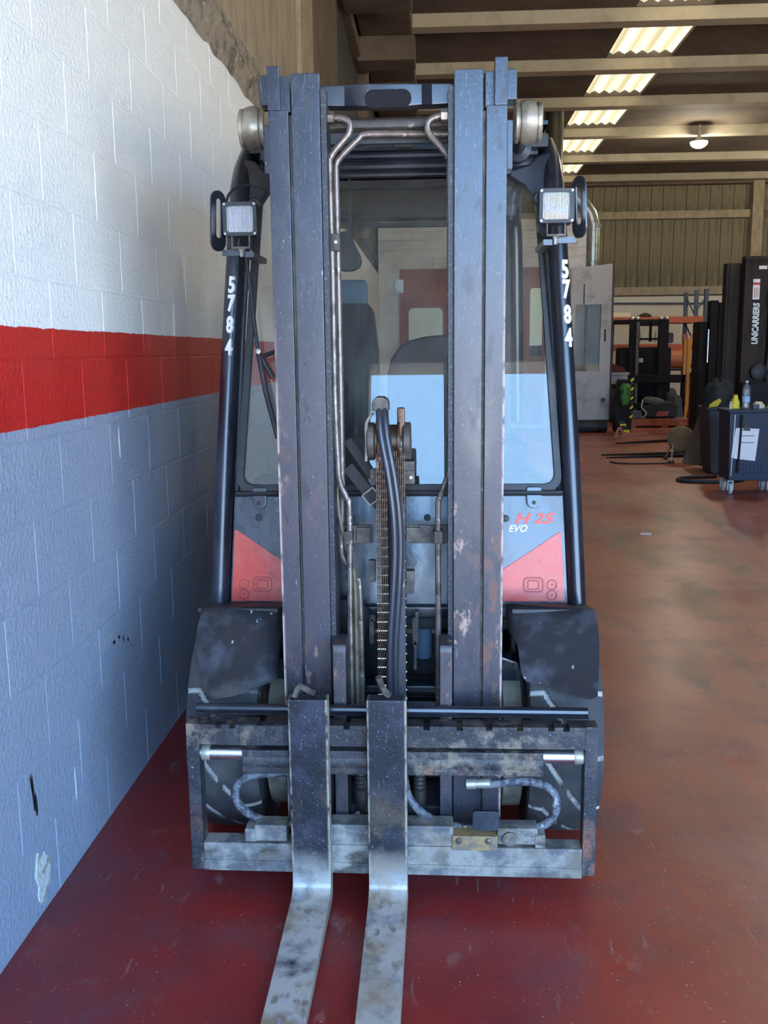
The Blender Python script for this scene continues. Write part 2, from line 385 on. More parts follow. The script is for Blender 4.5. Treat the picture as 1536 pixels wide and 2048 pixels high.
def obj(name, b, m, parent=None, bev=0.0, smooth=30, seg=2, label=None):
    me = b.mesh(name) if isinstance(b, B) else b
    if isinstance(m, (list, tuple)):
        for q in m: me.materials.append(q)
        me.polygons.foreach_set('material_index', b.mi)
    else: me.materials.append(m)
    if bev > 0:
        bm = bmesh.new(); bm.from_mesh(me)
        ed = [e for e in bm.edges if len(e.link_faces) == 2 and e.calc_face_angle(0) > math.radians(35)]
        bmesh.ops.bevel(bm, geom=ed, offset=bev, segments=seg, affect='EDGES', clamp_overlap=True, profile=.6)
        bm.to_mesh(me); bm.free()
    if smooth:
        me.polygons.foreach_set('use_smooth', [True] * len(me.polygons)); me.set_sharp_from_angle(angle=math.radians(smooth))
    o = bpy.data.objects.new(name, me)
    if bev > 0 and smooth: o.modifiers.new('weighted_normal', 'WEIGHTED_NORMAL').keep_sharp = True
    if label: o['label'] = label
    return link(o, parent)

def thing(name, label, cat, loc, group=None):
    o = bpy.data.objects.new(name, None); o.empty_display_size = .1; o.location = loc; COL.objects.link(o)
    o['label'] = label; o['category'] = cat
    if group: o['group'] = group
    return o

def part_empty(name, loc, parent):
    o = bpy.data.objects.new(name, None); o.empty_display_size = .05
    o.location = loc; link(o, parent); return o

def tag(o, label, cat, group=None):
    o['label'] = label; o['category'] = cat
    if group: o['group'] = group
    return o

def struct(o, label=None):
    o['kind'] = 'structure'
    if label: o['label'] = label
    return o

def text(name, body, m, parent, size, mat4, shear=0.0, sx=1.0, depth=0.0008, offset=0.0, spacing=1.0):
    cu = bpy.data.curves.new(name, 'FONT'); cu.body = body; cu.size = size; cu.shear = shear; cu.extrude = depth
    cu.offset = offset; cu.align_x = 'CENTER'; cu.align_y = 'CENTER'; cu.space_character = spacing; cu.resolution_u = 3
    tmp = bpy.data.objects.new('tmp', cu); COL.objects.link(tmp)
    bpy.context.view_layer.update()
    me = bpy.data.meshes.new_from_object(tmp.evaluated_get(bpy.context.evaluated_depsgraph_get()))
    bpy.data.objects.remove(tmp); bpy.data.curves.remove(cu)
    me.transform(mat4 @ Matrix.Diagonal((sx, 1, 1, 1)))
    me.name = name; me.materials.clear(); me.materials.append(m)
    o = bpy.data.objects.new(name, me); return link(o, parent)

# ================================================================== BUILDING
BACK_Y, RIGHT_X, CEIL = 26.0, 12.0, 5.76
WX = -1.006
f = B().box(WX - .2, RIGHT_X, DOOR_Y - .3, BACK_Y + .2, -.12, 0)
struct(obj('floor', f, M['floor'], smooth=0), 'glossy red painted workshop floor browner at right from lane wear and painted-in reflections')
o = obj('yard_ground', B().box(-40, 45, -60, DOOR_Y - .3, -.12, -.01), M['asphalt'], smooth=0); struct(o, 'pale concrete yard outside the open door')

# left block wall: 14 courses of painted hollow blocks
wl = obj('wall_left', B().box(WX - .19, WX - .0014, DOOR_Y - .3, BACK_Y, 0, 2.805), M['mortar'], smooth=0)
struct(wl, 'painted block wall, white over a red stripe over grey')
def block_mesh(l, hgt, t=.03, be=.006):
    b = B().box(-t, 0, 0, l, 0, hgt); me = b.mesh('block')
    bm = bmesh.new(); bm.from_mesh(me)
    ed = [e for e in bm.edges if all(abs(v.co.x) < 1e-6 for v in e.verts)]
    bmesh.ops.bevel(bm, geom=ed, offset=be, segments=2, affect='EDGES', profile=.5); bm.to_mesh(me); bm.free()
    me.polygons.foreach_set('use_smooth', [True] * len(me.polygons)); me.set_sharp_from_angle(angle=math.radians(12))
    me.materials.append(M['block']); return me
BM_A, BM_B = block_mesh(.396, .196, be=.0028), block_mesh(.396, .203, be=.0028)
rest = B(); nb = 0
Y_A, Y_B = 2.5036, 2.3036
for k in range(14):
    z0 = .005 + .2 * k + .002 if k else 0.0
    off = (Y_A if k % 2 == 1 else Y_B)
    n0 = -13; n = n0
    while True:
        y0 = off + .4 * n + .002
        if y0 > BACK_Y - .5: break
        if 1.25 < y0 < 7.4:
            bo = bpy.data.objects.new('block', BM_A if k else BM_B)
            bo.location = (WX + random.uniform(-.0003, .0003), y0, z0); link(bo, wl); bo.matrix_parent_inverse = Matrix(); nb += 1
        elif y0 > DOOR_Y - .2:
            rest.box(WX - .03, WX, y0, y0 + .396, z0, z0 + .196)
        n += 1
ro = obj('block_courses', rest, M['block'], wl, smooth=0); ro['kind'] = 'stuff'
# chipped patch near the floor, small scuffs
pts = []
for k in range(22):
    a = 2 * PI * k / 22; r = 1 + .18 * math.sin(3 * a + 1) + .12 * math.sin(7 * a)
    pts.append((2.205 + .042 * r * math.cos(a), .098 + .066 * r * math.sin(a)))
obj('bare_patch', B().prism(pts, lambda a, b, d: (WX - .004 + d, a, b), .006), M['plaster'], wl, smooth=0)
for (y, z, w, hh, m_) in ((2.185, .335, .007, .045, 'rubber'), (2.196, .30, .009, .03, 'rubber'), (2.178, .365, .006, .025, 'grime'), (2.831, .524, .010, .007, 'rubber'), (2.879, .526, .008, .006, 'rubber'), (2.92, .508, .005, .008, 'rubber'), (2.964, .492, .008, .006, 'rubber'), (2.455, .235, .004, .045, 'paper'), (2.99, 1.14, .004, .045, 'paper')):
    ol = [(y + w * (1 + .4 * math.sin(5 * k)) * math.cos(2 * PI * k / 10), z + hh * (1 + .3 * math.cos(7 * k)) * math.sin(2 * PI * k / 10)) for k in range(10)]
    obj('scuff_mark', B().prism(ol, lambda a, b, d: (WX - .001 + d, a, b), .0018), M[m_], wl, smooth=0)
# rough mortar strip and cast panels above the block wall
b = B(); ny, nz = 150, 9
vs = []; fs = []
for i in range(ny + 1):
    for j in range(nz + 1):
        y = DOOR_Y + 14 * i / ny; tz = j / nz
        x = WX + .002 + .05 * math.sin(PI * tz) * (0.4 + .6 * random.random()) - .02 * tz + (random.random() - .5) * .02 * (tz > 0)
        vs.append((x, y, 2.77 + .29 * tz + (random.random() - .5) * .03))
for i in range(ny):
    for j in range(nz):
        q = i * (nz + 1) + j; fs.append((q, q + nz + 1, q + nz + 2, q + 1))
b.add(vs, fs)
struct(obj('trim_1', b, M['rough_concrete'], smooth=60), 'rough mortar strip along the top of the block wall')
wu = obj('wall_left_upper', B().box(WX - .25, WX - .06, DOOR_Y - .3, BACK_Y, 2.8, CEIL + .2), M['concrete_dark'], smooth=0)
struct(wu, 'dull cast concrete wall above the painted blocks')
for (y0, y1, xo, m) in ((-2.6, 2.4, -.01, 'concrete'), (2.42, 7.50, -.01, 'concrete'), (7.56, 8.30, .02, 'concrete'), (8.36, 10.9, -.03, 'concrete_dark'), (14.2, 20.0, -.03, 'concrete_dark'), (20.05, 25.8, -.03, 'concrete_dark')):
    obj('concrete_panel', B().box(WX - .1, WX + xo, y0, y1, 3.02, 5.74), M[m], wu, bev=.02)
obj('vent_recess', B().box(WX - .1, WX - .045, 11.0, 14.1, 3.1, 5.3), M['dark'], wu, smooth=0)
obj('recess_frame', B().box(WX - .1, WX + .10, 13.9, 14.15, 3.0, 5.9).box(WX - .1, WX + .06, 11.0, 14.0, 5.2, 5.35), M['concrete_dark'], wu, bev=.02)

# back wall: white base, rails, ribbed panels one by one
wb = obj('wall_back', B().box(WX - .2, RIGHT_X, BACK_Y, BACK_Y + .25, 0, CEIL + .2), M['concrete_dark'], smooth=0)
struct(wb, 'back wall of ribbed concrete panels over a white base')
obj('white_base', B().box(WX, RIGHT_X, BACK_Y - .06, BACK_Y, 0, 2.78), M['back_white'], wb, bev=.02)
obj('ledge', B().box(WX, RIGHT_X, BACK_Y - .13, BACK_Y, 2.8, 3.02), M['concrete'], wb, bev=.03)
obj('rail', B().box(WX, 8.2, BACK_Y - .2, BACK_Y, 4.72, 4.92), M['concrete'], wb, bev=.02)
obj('rail', B().box(WX, RIGHT_X, BACK_Y - .3, BACK_Y, 5.55, 5.75), M['concrete_dark'], wb, bev=.02)
obj('column', B().box(8.1, 8.38, BACK_Y - .35, BACK_Y, 2.8, 6), M['concrete'], wb, bev=.02)
obj('conduit', B().cyl((3.5, BACK_Y - .1, 2.62), (9, BACK_Y - .1, 2.55), .025, 8), M['rack_blue'], wb)
pm = B().box(0, .285, -.05, 0, 0, 1.0).mesh('panel'); pm.materials.append(M['back_panel'])
for (z0, z1) in ((3.02, 4.72), (4.92, 5.56)):
    n = 0; x = WX + .02
    while x < RIGHT_X - .3:
        po_ = bpy.data.objects.new('panel', pm); po_.location = (x, BACK_Y - random.uniform(0, .012), z0); po_.scale = (1, 1, z1 - z0); link(po_, wb); po_.matrix_parent_inverse = Matrix.Translation(wb.location).inverted()
        x += .3
struct(obj('wall_right', B().box(RIGHT_X, RIGHT_X + .2, DOOR_Y - .3, BACK_Y + .2, 0, CEIL + .2), M['concrete_dark'], smooth=0), 'far right concrete wall of the hall')
# front wall with the open loading door behind the camera
fb = B().box(WX - .2, DOOR_X0, DOOR_Y - .3, DOOR_Y, 0, CEIL + .2).box(DOOR_X1, RIGHT_X + .2, DOOR_Y - .3, DOOR_Y, 0, CEIL + .2).box(DOOR_X0, DOOR_X1, DOOR_Y - .3, DOOR_Y, DOOR_Z, CEIL + .2)
struct(obj('wall_front', fb, M['facade'], smooth=0), 'front wall with the open loading door')
# ceiling, beams, girder, skylights
SKY = []
FAR = [13.62, 15.79, 18.02, 20.40, 23.05, 25.6, 11.4, 9.15, 6.9, 4.65, 2.4, .15, -2.0]
SX0, SX1 = 2.60, 3.58
ys = sorted((q - .26, q) for q in FAR)
cb_ = B().box(WX - .2, SX0, DOOR_Y - .3, BACK_Y + .2, CEIL, CEIL + .15).box(SX1, RIGHT_X + .2, DOOR_Y - .3, BACK_Y + .2, CEIL, CEIL + .15)
for (a, c) in ys: cb_.box(SX0, SX1, a - .04, c + .04, CEIL, CEIL + .15)
cl = obj('ceiling', cb_, M['ceiling'], smooth=0)
struct(cl, 'dim brown ceiling boards of the hall')
for i, (a, c) in enumerate(ys):
    bb = B().prism([(a, 5.60), (c, 5.60), (c + .02, 5.76), (a - .02, 5.76)], lambda p, q, d: (-.28 + d, p, q), RIGHT_X + .28)
    struct(obj('ceiling_beam', bb, M['beam'], smooth=0), None)
edges = [DOOR_Y - .3] + [q for ac in ys for q in (ac[0] - .05, ac[1] + .05)] + [BACK_Y]
for i in range(0, len(edges), 2):
    y0, y1 = edges[i], edges[i + 1]
    if y1 - y0 < .15: continue
    b = B(); n = 24; vs = []; fs = []
    for k in range(n + 1):
        x = SX0 - .03 + (SX1 - SX0 + .06) * k / n; zz = CEIL + .07 + .025 * math.sin(k * PI / 2.0)
        vs += [(x, y0, zz), (x, y1, zz), (x, y0, zz + .02), (x, y1, zz + .02)]
    for k in range(n):
        q = 4 * k; fs += [(q, q + 1, q + 5, q + 4), (q + 2, q + 6, q + 7, q + 3)]
    b.add(vs, fs)
    w = obj('window_%d' % (i // 2 + 1), b, M['skylight'], smooth=0); struct(w, 'corrugated translucent skylight sheet between ceiling beams')
gi = obj('trim_2', B().box(-.95, -.28, DOOR_Y, BACK_Y, 5.45, 5.75), M['ceiling'], bev=.03); struct(gi, 'dark longitudinal girder above the left wall')
for (a, c) in ys[5:]:
    obj('corbel', B().box(-1.0, -.24, a - .2, c + .05, 5.15, 5.46), M['ceiling'], gi, bev=.03)

# ceiling lamps: one in view, the others unseen, added to light the hall
lampm = None
def ceil_lamp(x, y, label, e):
    global lampm
    t = thing('ceiling_lamp', label, 'lamp', (x, y, 5.42), 'round ceiling lamps of the hall')
    obj('housing', B().lathe((x, y, 5.42), (0, 0, 1), [(0, .17), (.02, .165), (.05, .07), (.10, .04), (.2, .03)], 20).cyl((x, y, 5.6), (x, y, 5.76), .012, 6), M['caster'], t)
    obj('lamp_dome', B().lathe((x, y, 5.42), (0, 0, -1), [(0, .17), (.05, .155), (.09, .11), (.115, .04)], 20), M['lamp_glow'], t)
    ld = bpy.data.lights.new('lamp_light', 'POINT'); ld.energy = e; ld.color = (1, .92, .72); ld.shadow_soft_size = .15
    lo = bpy.data.objects.new('lamp_light', ld); lo.location = (x, y, 5.12); COL.objects.link(lo)
ceil_lamp(5.21, 20.0, 'round glowing ceiling lamp at upper right above the back racks', 45)
for (x, y, w) in ((5.2, 11.0, 'unseen ceiling lamp added above the cart to light the hall'), (9.0, 15.5, 'unseen ceiling lamp added by the far right wall to light the hall'), (9.0, 22.0, 'unseen ceiling lamp added in the far right corner to light the hall')):
    ceil_lamp(x, y, w, 45)

# ================================================================== FORKLIFT
X0 = -.115
T = thing('forklift', 'dark blue black forklift with tall mast and two lowered forks beside the block wall', 'forklift', (X0, 2.285, 0))
def yf(z): return 2.78 + .15 * (z - .66) + .05 * max(0, z - 1.0)               # sloping front face of the cab
def fr(e=0.0): return lambda a, b, d: (a, yf(b) - e + d, b)
def sym(s, u): return X0 + s * u

# --- forks (each an L of steel: shank and blade with a tapered tip)
def fork(x):
    w = .0495; b = B()
    prof = [(2.235, .565), (2.235, .075), (2.229, .062), (2.215, .054), (2.19, .050), (1.35, .036), (1.22, .022), (1.20, .014), (1.22, .010), (2.25, .008), (2.27, .014), (2.28, .03), (2.28, .565)]
    n = len(prof); vs = []
    for s in (-1, 1):
        for (y, z) in prof:
            ww = w if y > 1.45 else w * max(.35, 1 - ((1.45 - y) / .3) ** 2 * .65)
            vs.append((x + s * ww, y, z))
    fs = [(i, (i + 1) % n, n + (i + 1) % n, n + i) for i in range(n)]
    quads = [(0, 1, 11, 12), (1, 2, 10, 11), (2, 3, 10), (3, 4, 9, 10), (4, 5, 8, 9), (5, 6, 7, 8)]
    for q in quads: fs.append(q); fs.append(tuple(n + i for i in reversed(q)))
    b.add(vs, fs)
    return obj('fork', b, fork_mat(x), T, bev=.004, smooth=40)
fork(-.3165); fork(-.1205)
obj('fork_latch', B().sweep(spline([(-.352, 2.25, .565), (-.340, 2.262, .59), (-.318, 2.265, .578), (-.300, 2.262, .572)], 4), .008, 6), M['grime'], T)
obj('fork_latch', B().sweep(spline([(-.140, 2.25, .62), (-.132, 2.258, .592), (-.118, 2.262, .57), (-.11, 2.26, .566)], 4), .009, 6), M['grime'], T)

# --- carriage frame
CY = 2.285
for s, x0, x1 in ((-1, -.639, -.606), (1, .376, .409)):
    obj('side_plate', B().box(x0, x1, CY, CY + .05, .076, .480), M['carriage'], T, bev=.003)
ub = B()
notch = sorted([-.555, -.518, -.447, -.225, -.022, .062, .136, .213, .291, .329])
xs = [-.606]
for q in notch: xs += [q - .008, q + .008]
xs.append(.376)
top = []
for i, x in enumerate(xs):
    if i == 0 or i == len(xs) - 1: top.append((x, .478))
    elif i % 2 == 1: top += [(x, .478), (x, .468)]
    else: top += [(x, .468), (x, .478)]
poly = [(-.606, .424), (.376, .420)] + top[::-1]
ub.prism(poly, xz(CY), .05)
obj('upper_bar', ub, M['carriage'], T)
obj('reinforcement_plate', B().box(-.498, -.385, CY - .004, CY, .424, .477), M['carriage'], T, bev=.001)
obj('rear_rail', B().sweep([(-.622, 2.345, .500), (.390, 2.345, .496)], .012, 10), M['cab'], T)
obj('rear_rail', B().sweep([(-.628, 2.36, .486), (.396, 2.36, .482)], .010, 8), M['dark'], T)
obj('shift_cylinder', B().lathe((-.496, CY + .028, .378), (1, 0, 0), [(0, .033), (.004, .034), (.765, .034), (.769, .033)], 24).box(-.496, .273, CY - .003, CY + .05, .347, .411), M['carriage'], T, bev=.004)
for a, c in ((-.606, -.496), (.273, .376)):
    obj('shift_rod', B().lathe((a, CY + .025, .392), (1, 0, 0), [(0, .0185), (c - a, .0185)], 24), M['chrome'], T, smooth=40)
obj('rod_collar', B().lathe((.352, CY + .025, .392), (1, 0, 0), [(0, .0195), (.004, .021), (.02, .021), (.024, .0195)], 20), M['brass'], T)
obj('rod_collar', B().lathe((-.604, CY + .025, .392), (1, 0, 0), [(0, .0195), (.004, .021), (.018, .021), (.022, .0195)], 20), M['brass'], T)
lb = B().prism([(-.606, .090), (.376, .080), (.376, .150), (-.606, .153)], xz(CY), .055)
obj('lower_bar', lb, M['lower_bar'], T, bev=.004)
obj('lower_edge', B().prism([(-.606, .076), (.376, .070), (.376, .098), (-.606, .106)], xz(CY - .003), .03), M['lower_bar'], T, bev=.003)
obj('slide_bracket', B().box(-.470, -.385, CY - .002, CY + .05, .160, .205).box(-.496, -.465, CY, CY + .05, .156, .192), M['lower_bar'], T, bev=.004)
obj('slide_bracket', B().box(-.272, .046, CY, CY + .06, .152, .208), M['lower_bar'], T, bev=.004)
obj('slide_bracket', B().box(.158, .262, CY, CY + .05, .160, .205).box(.255, .282, CY - .002, CY + .05, .152, .188), M['lower_bar'], T, bev=.004)
obj('slide_pad', B().box(.043, .159, CY - .008, CY + .04, .146, .186), paint('ochre_pad', S(150, 120, 78), .7, layers=[L(S(110, 96, 80), 20, .5, .6)]), T, bev=.003)
for x in (.060, .136):
    obj('bolt', B().lathe((x, CY - .008, .174), (0, -1, 0), [(0, .008), (.005, .008), (.007, .005)], 8), M['grime'], T)
obj('bolt', B().lathe((.190, CY, .178), (0, -1, 0), [(0, .019), (.008, .019), (.012, .013)], 12), M['lower_bar'], T)
obj('cover_plate', B().prism(rrect(.095, .162, .204, .256, .006, 3), xz(CY - .012), .012), M['panel'], T, bev=.001)
# carriage uprights behind the bars
for s, x0, x1 in ((-1, -.265, -.231), (1, .012, .044)):
    obj('carriage_upright', B().prism([(2.36, .12), (2.47, .12), (2.47, .665), (2.37, .665), (2.36, .645)], lambda a, b_, d, x0=x0: (x0 + d, a, b_), x1 - x0), M['mast'], T, bev=.003)
# hoses on the carriage
obj('loop_hose', B().sweep(spline([(-.37, 2.36, .315), (-.45, 2.35, .316), (-.505, 2.345, .305), (-.530, 2.34, .268), (-.512, 2.335, .225), (-.46, 2.33, .196), (-.385, 2.33, .188), (-.25, 2.345, .185), (-.20, 2.36, .20)]), .0115, 12), M['braid'], T)
obj('loop_hose', B().sweep(spline([(.135, 2.325, .306), (.19, 2.33, .310), (.25, 2.33, .312), (.298, 2.33, .292), (.314, 2.33, .250), (.298, 2.33, .205), (.245, 2.33, .180), (.15, 2.33, .174), (.05, 2.335, .182), (-.02, 2.34, .205), (-.07, 2.35, .255), (-.085, 2.36, .33)]), .0115, 12), M['braid'], T)
obj('hose_fitting', B().lathe((.078, 2.325, .306), (1, 0, 0.05), [(0, .010), (.002, .014), (.026, .014), (.027, .0115), (.045, .013), (.062, .013), (.064, .011)], 14), M['brass'], T)

# --- mast: nested channels
MY0, MY1 = 2.45, 2.585
for s in (-1, 1):
    o1, o2 = sym(s, .242), sym(s, .293)
    b = B().box(min(o1, o2), max(o1, o2), MY0, MY0 + .022, .12, 2.000)                   # front flange
    n1, n2 = sym(s, .262), sym(s, .293)
    b.box(min(n1, n2), max(n1, n2), MY0, MY0 + .022, 2.000, 2.110 if s > 0 else 2.103)
    w1, w2 = sym(s, .278), sym(s, .293)
    b.box(min(w1, w2), max(w1, w2), MY0 + .022, MY1 - .02, .10, 2.085)                     # web
    b.box(min(o1, o2), max(o1, o2), MY1 - .02, MY1, .10, 2.08)
    oc = obj('outer_channel', b, M['mast'], T, bev=.002)
    k1, k2 = sym(s, .240), sym(s, .266)
    obj('stop_block', B().box(min(k1, k2), max(k1, k2), MY0 + .024, MY0 + .075, 2.0, 2.085), M['mast'], oc, bev=.002)
    i1, i2 = sym(s, .164), sym(s, .234)
    b = B().box(min(i1, i2), max(i1, i2), MY0 - .004, MY0 + .018, .11, 2.083)
    w1, w2 = sym(s, .205), sym(s, .222)
    b.box(min(w1, w2), max(w1, w2), MY0 + .018, MY1 - .015, .10, 2.080)
    b.box(min(i1, i2), max(i1, i2), MY1 - .015, MY1 + .005, .10, 2.08)
    ic = obj('inner_channel', b, M['mast'], T, bev=.002)
    g1, g2 = sym(s, .2345), sym(s, .2415)
    obj('groove_strip', B().box(min(g1, g2), max(g1, g2), MY0 + .012, MY0 + .02, .12, 1.99), M['grime'], T)
    # inner thickness strip, speckled
    t1, t2 = sym(s, .150), sym(s, .163)
    obj('wear_strip', B().box(min(t1, t2), max(t1, t2), MY0 + .012, MY1, .12, 2.05), paint('wear_strip_%d' % s, S(34, 34, 40), .5, layers=[L(S(92, 90, 98), 130, .54, .64)]), T)
    l1, l2 = sym(s, .294), sym(s, .318)
    obj('mast_lug', B().box(min(l1, l2), max(l1, l2), MY0 + .03, MY0 + .10, 2.02, 2.09), M['mast'], T, bev=.002)
    l1, l2 = sym(s, .294), sym(s, .308)
    obj('mast_plate', B().box(min(l1, l2), max(l1, l2), MY0 + .02, MY0 + .09, 1.855, 1.97), M['mast'], T, bev=.002)
    # tilt cylinder knuckle at the mast head and cylinder running back over the cab
    kx = sym(s, .322)
    kn = obj('tilt_knuckle', B().lathe((kx, 2.61, 1.993), (s, 0, 0), [(0, .046), (.003, .05), (.010, .05), (.012, .045), (.014, .045), (.016, .052), (.028, .056), (.040, .056), (.054, .052), (.055, .046), (.058, .046), (.059, .050), (.067, .050), (.070, .044)], 28), M['roller'], T)
    obj('tilt_cylinder', B().lathe((sym(s, .36), 2.655, 1.993), (0, 1, .02), [(0, .02), (.28, .02), (.29, .04), (1.0, .04), (1.02, .03)], 18), M['cab'], T)
# top crosshead; dark plate paints in the shade of its oblong recess
cb = B()
xs = [-.283, -.222, -.186, -.160, -.060, -.030, -.005, .046]; yy = [2.505, 2.505, 2.478, 2.470, 2.470, 2.478, 2.505, 2.505]
zt = [2.069, 2.069, 2.063, 2.062, 2.060, 2.061, 2.068, 2.067]; zb = [2.021, 2.019, 2.012, 2.010, 2.008, 2.012, 2.018, 2.020]
vs = []
for i in range(8): vs += [(xs[i], yy[i], zb[i]), (xs[i], yy[i], zt[i]), (xs[i], yy[i] + .05, zt[i]), (xs[i], yy[i] + .05, zb[i])]
fs = []
for i in range(7):
    q = 4 * i
    for a in range(4): fs.append((q + a, q + (a + 1) % 4, q + 4 + (a + 1) % 4, q + 4 + a))
fs += [(0, 3, 2, 1), (28, 29, 30, 31)]
cb.add(vs, fs)
obj('mast_crosshead', cb, M['cab'], T, bev=.003, smooth=20)
obj('recess_shade_plate', B().prism(rrect(-.170, -.055, 2.004, 2.047, .021, 6), xz(2.4675), .004), paint('recess_shade', S(26, 26, 30), .85, spec=.2, layers=[L(S(60, 60, 66), 60, .6, .66)]), T)
obj('cross_tube', B().sweep([(-.28, 2.56, 1.985), (.05, 2.56, 1.985)], .018, 12), M['grime'], T)
obj('cross_plate', B().box(-.28, .05, 2.56, 2.58, 1.94, 2.0), M['dark'], T)
obj('cross_bar', B().box(-.27, .04, MY1, MY1 + .03, .20, .30), M['dark'], T, bev=.003)
# --- pipes
PY = 2.53
def pipe(pts, r, m='pipe', name='hydraulic_pipe', n=8):
    return obj(name, B().sweep(spline(pts, n), r, 10), M[m], T)
pipe([(-.281, PY - .02, 1.992), (-.235, PY - .02, 1.992), (-.212, PY - .02, 1.980), (-.214, PY - .02, 1.955), (-.236, PY - .02, 1.930), (-.260, PY - .02, 1.90), (-.264, PY - .02, 1.86), (-.262, PY - .02, 1.6), (-.262, PY - .02, 1.3), (-.257, PY - .02, 1.12), (-.252, PY - .02, 1.07), (-.236, PY - .02, 1.03), (-.229, PY - .02, .99), (-.231, PY - .02, .7), (-.231, PY - .02, .42)], .0085)
obj('pipe_fitting', B().lathe((-.285, PY - .02, 1.992), (1, 0, 0), [(0, .013), (.018, .013), (.019, .016), (.034, .016), (.035, .010)], 6), M['pipe'], T)
pipe([(.045, PY + .01, 1.955), (-.10, PY + .01, 1.958), (-.175, PY + .01, 1.958), (-.195, PY + .01, 1.945), (-.238, PY + .01, 1.905), (-.250, PY + .01, 1.885), (-.251, PY + .01, 1.85), (-.250, PY + .01, 1.5), (-.250, PY + .01, 1.05), (-.255, PY + .01, .90), (-.247, PY + .01, .85), (-.215, PY + .01, .80), (-.206, PY + .01, .76), (-.203, PY + .01, .42)], .0085)
pipe([(-.262, PY + .02, 1.08), (-.258, PY + .01, .98), (-.228, PY, .84), (-.218, PY, .78), (-.216, PY, .42)], .0075, 'pipe_olive')
pipe([(.052, PY - .02, 1.992), (.015, PY - .02, 1.992), (-.010, PY - .02, 1.982), (-.017, PY - .02, 1.965), (-.008, PY - .02, 1.945), (.02, PY - .02, 1.915), (.036, PY - .02, 1.89), (.040, PY - .02, 1.85), (.040, PY - .02, 1.4), (.040, PY - .02, 1.13), (.036, PY - .02, 1.09), (.014, PY - .02, 1.03), (.009, PY - .02, .99), (.009, PY - .02, .7), (.009, PY - .02, .44)], .0085)
obj('pipe_fitting', B().lathe((.052, PY - .02, 1.992), (-1, 0, 0), [(0, .013), (.018, .013), (.019, .016), (.034, .016), (.035, .010)], 6), M['brass'], T)
obj('pipe_clamp', B().box(-.263, -.240, PY - .032, PY - .012, 1.668, 1.712), M['grime'], T, bev=.003)
obj('clamp_screw', B().lathe((-.251, PY - .032, 1.69), (0, -1, 0), [(0, .006), (.003, .006), (.005, .003)], 8), M['brass'], T)
# horizontal pipe strap either side of the lift cylinder
def strap_part(x0, x1):
    obj('pipe_strap', B().box(x0, x1, PY + .012, PY + .024, .898, .948), M['grime'], T, bev=.002)
strap_part(-.276, -.168); strap_part(-.070, .046)
for x in (-.232, .009):
    obj('pipe_bridge', B().box(x - .012, x + .012, PY - .034, PY + .012, .905, .940), M['grime'], T, bev=.004)
for x in (-.19, -.055):
    obj('strap_boss', B().box(x - .022, x + .016, PY, PY + .014, .904, .944), M['grime'], T, bev=.002)
# --- centre lift cylinder, pulleys, chains
obj('lift_cylinder', B().lathe((-.112, 2.545, .10), (0, 0, 1), [(0, .034), (.98, .034), (.985, .04), (1.02, .04), (1.03, .02), (1.10, .02)], 20), M['dark'], T)
obj('cylinder_plate', B().prism([(-.104, .12), (-.079, .12), (-.079, 1.0), (-.088, 1.04), (-.104, 1.04)], xz(2.455), .012), M['mast'], T)
obj('pulley', B().lathe((-.177, 2.51, 1.180), (1, 0, 0), [(0, .046), (.003, .05), (.018, .05), (.019, .047), (.022, .044), (.024, .03)], 28), M['pulley'], T)
obj('pulley', B().lathe((-.062, 2.51, 1.180), (-1, 0, 0), [(0, .046), (.003, .05), (.018, .05), (.019, .047), (.022, .044), (.024, .03)], 28), M['pulley'], T)
obj('chain_sheave', B().lathe((-.154, 2.51, 1.180), (1, 0, 0), [(0, .056), (.004, .056), (.006, .044), (.056, .044), (.058, .056), (.063, .056)], 28), M['chain'], T)
obj('sheave_block', B().box(-.098, -.078, 2.49, 2.53, 1.18, 1.268), M['chain'], T, bev=.004)
obj('pulley_bracket', B().box(-.083, -.052, 2.475, 2.49, 1.070, 1.105).box(-.083, -.052, 2.475, 2.53, 1.105, 1.13), M['grime'], T, bev=.002)
obj('bracket_bolt', B().lathe((-.062, 2.475, 1.088), (0, -1, 0), [(0, .007), (.004, .007), (.006, .004)], 6), M['brass'], T)
obj('pulley_bracket', B().box(-.170, -.150, 2.485, 2.50, 1.065, 1.11), M['grime'], T, bev=.002)
obj('cylinder_clamp', B().box(-.076, -.054, 2.47, 2.50, .80, .838).box(-.078, -.056, 2.472, 2.49, .775, .80), M['grime'], T, bev=.002)
obj('cylinder_clamp', B().box(-.178, -.160, 2.50, 2.52, .80, .86), M['grime'], T, bev=.002)
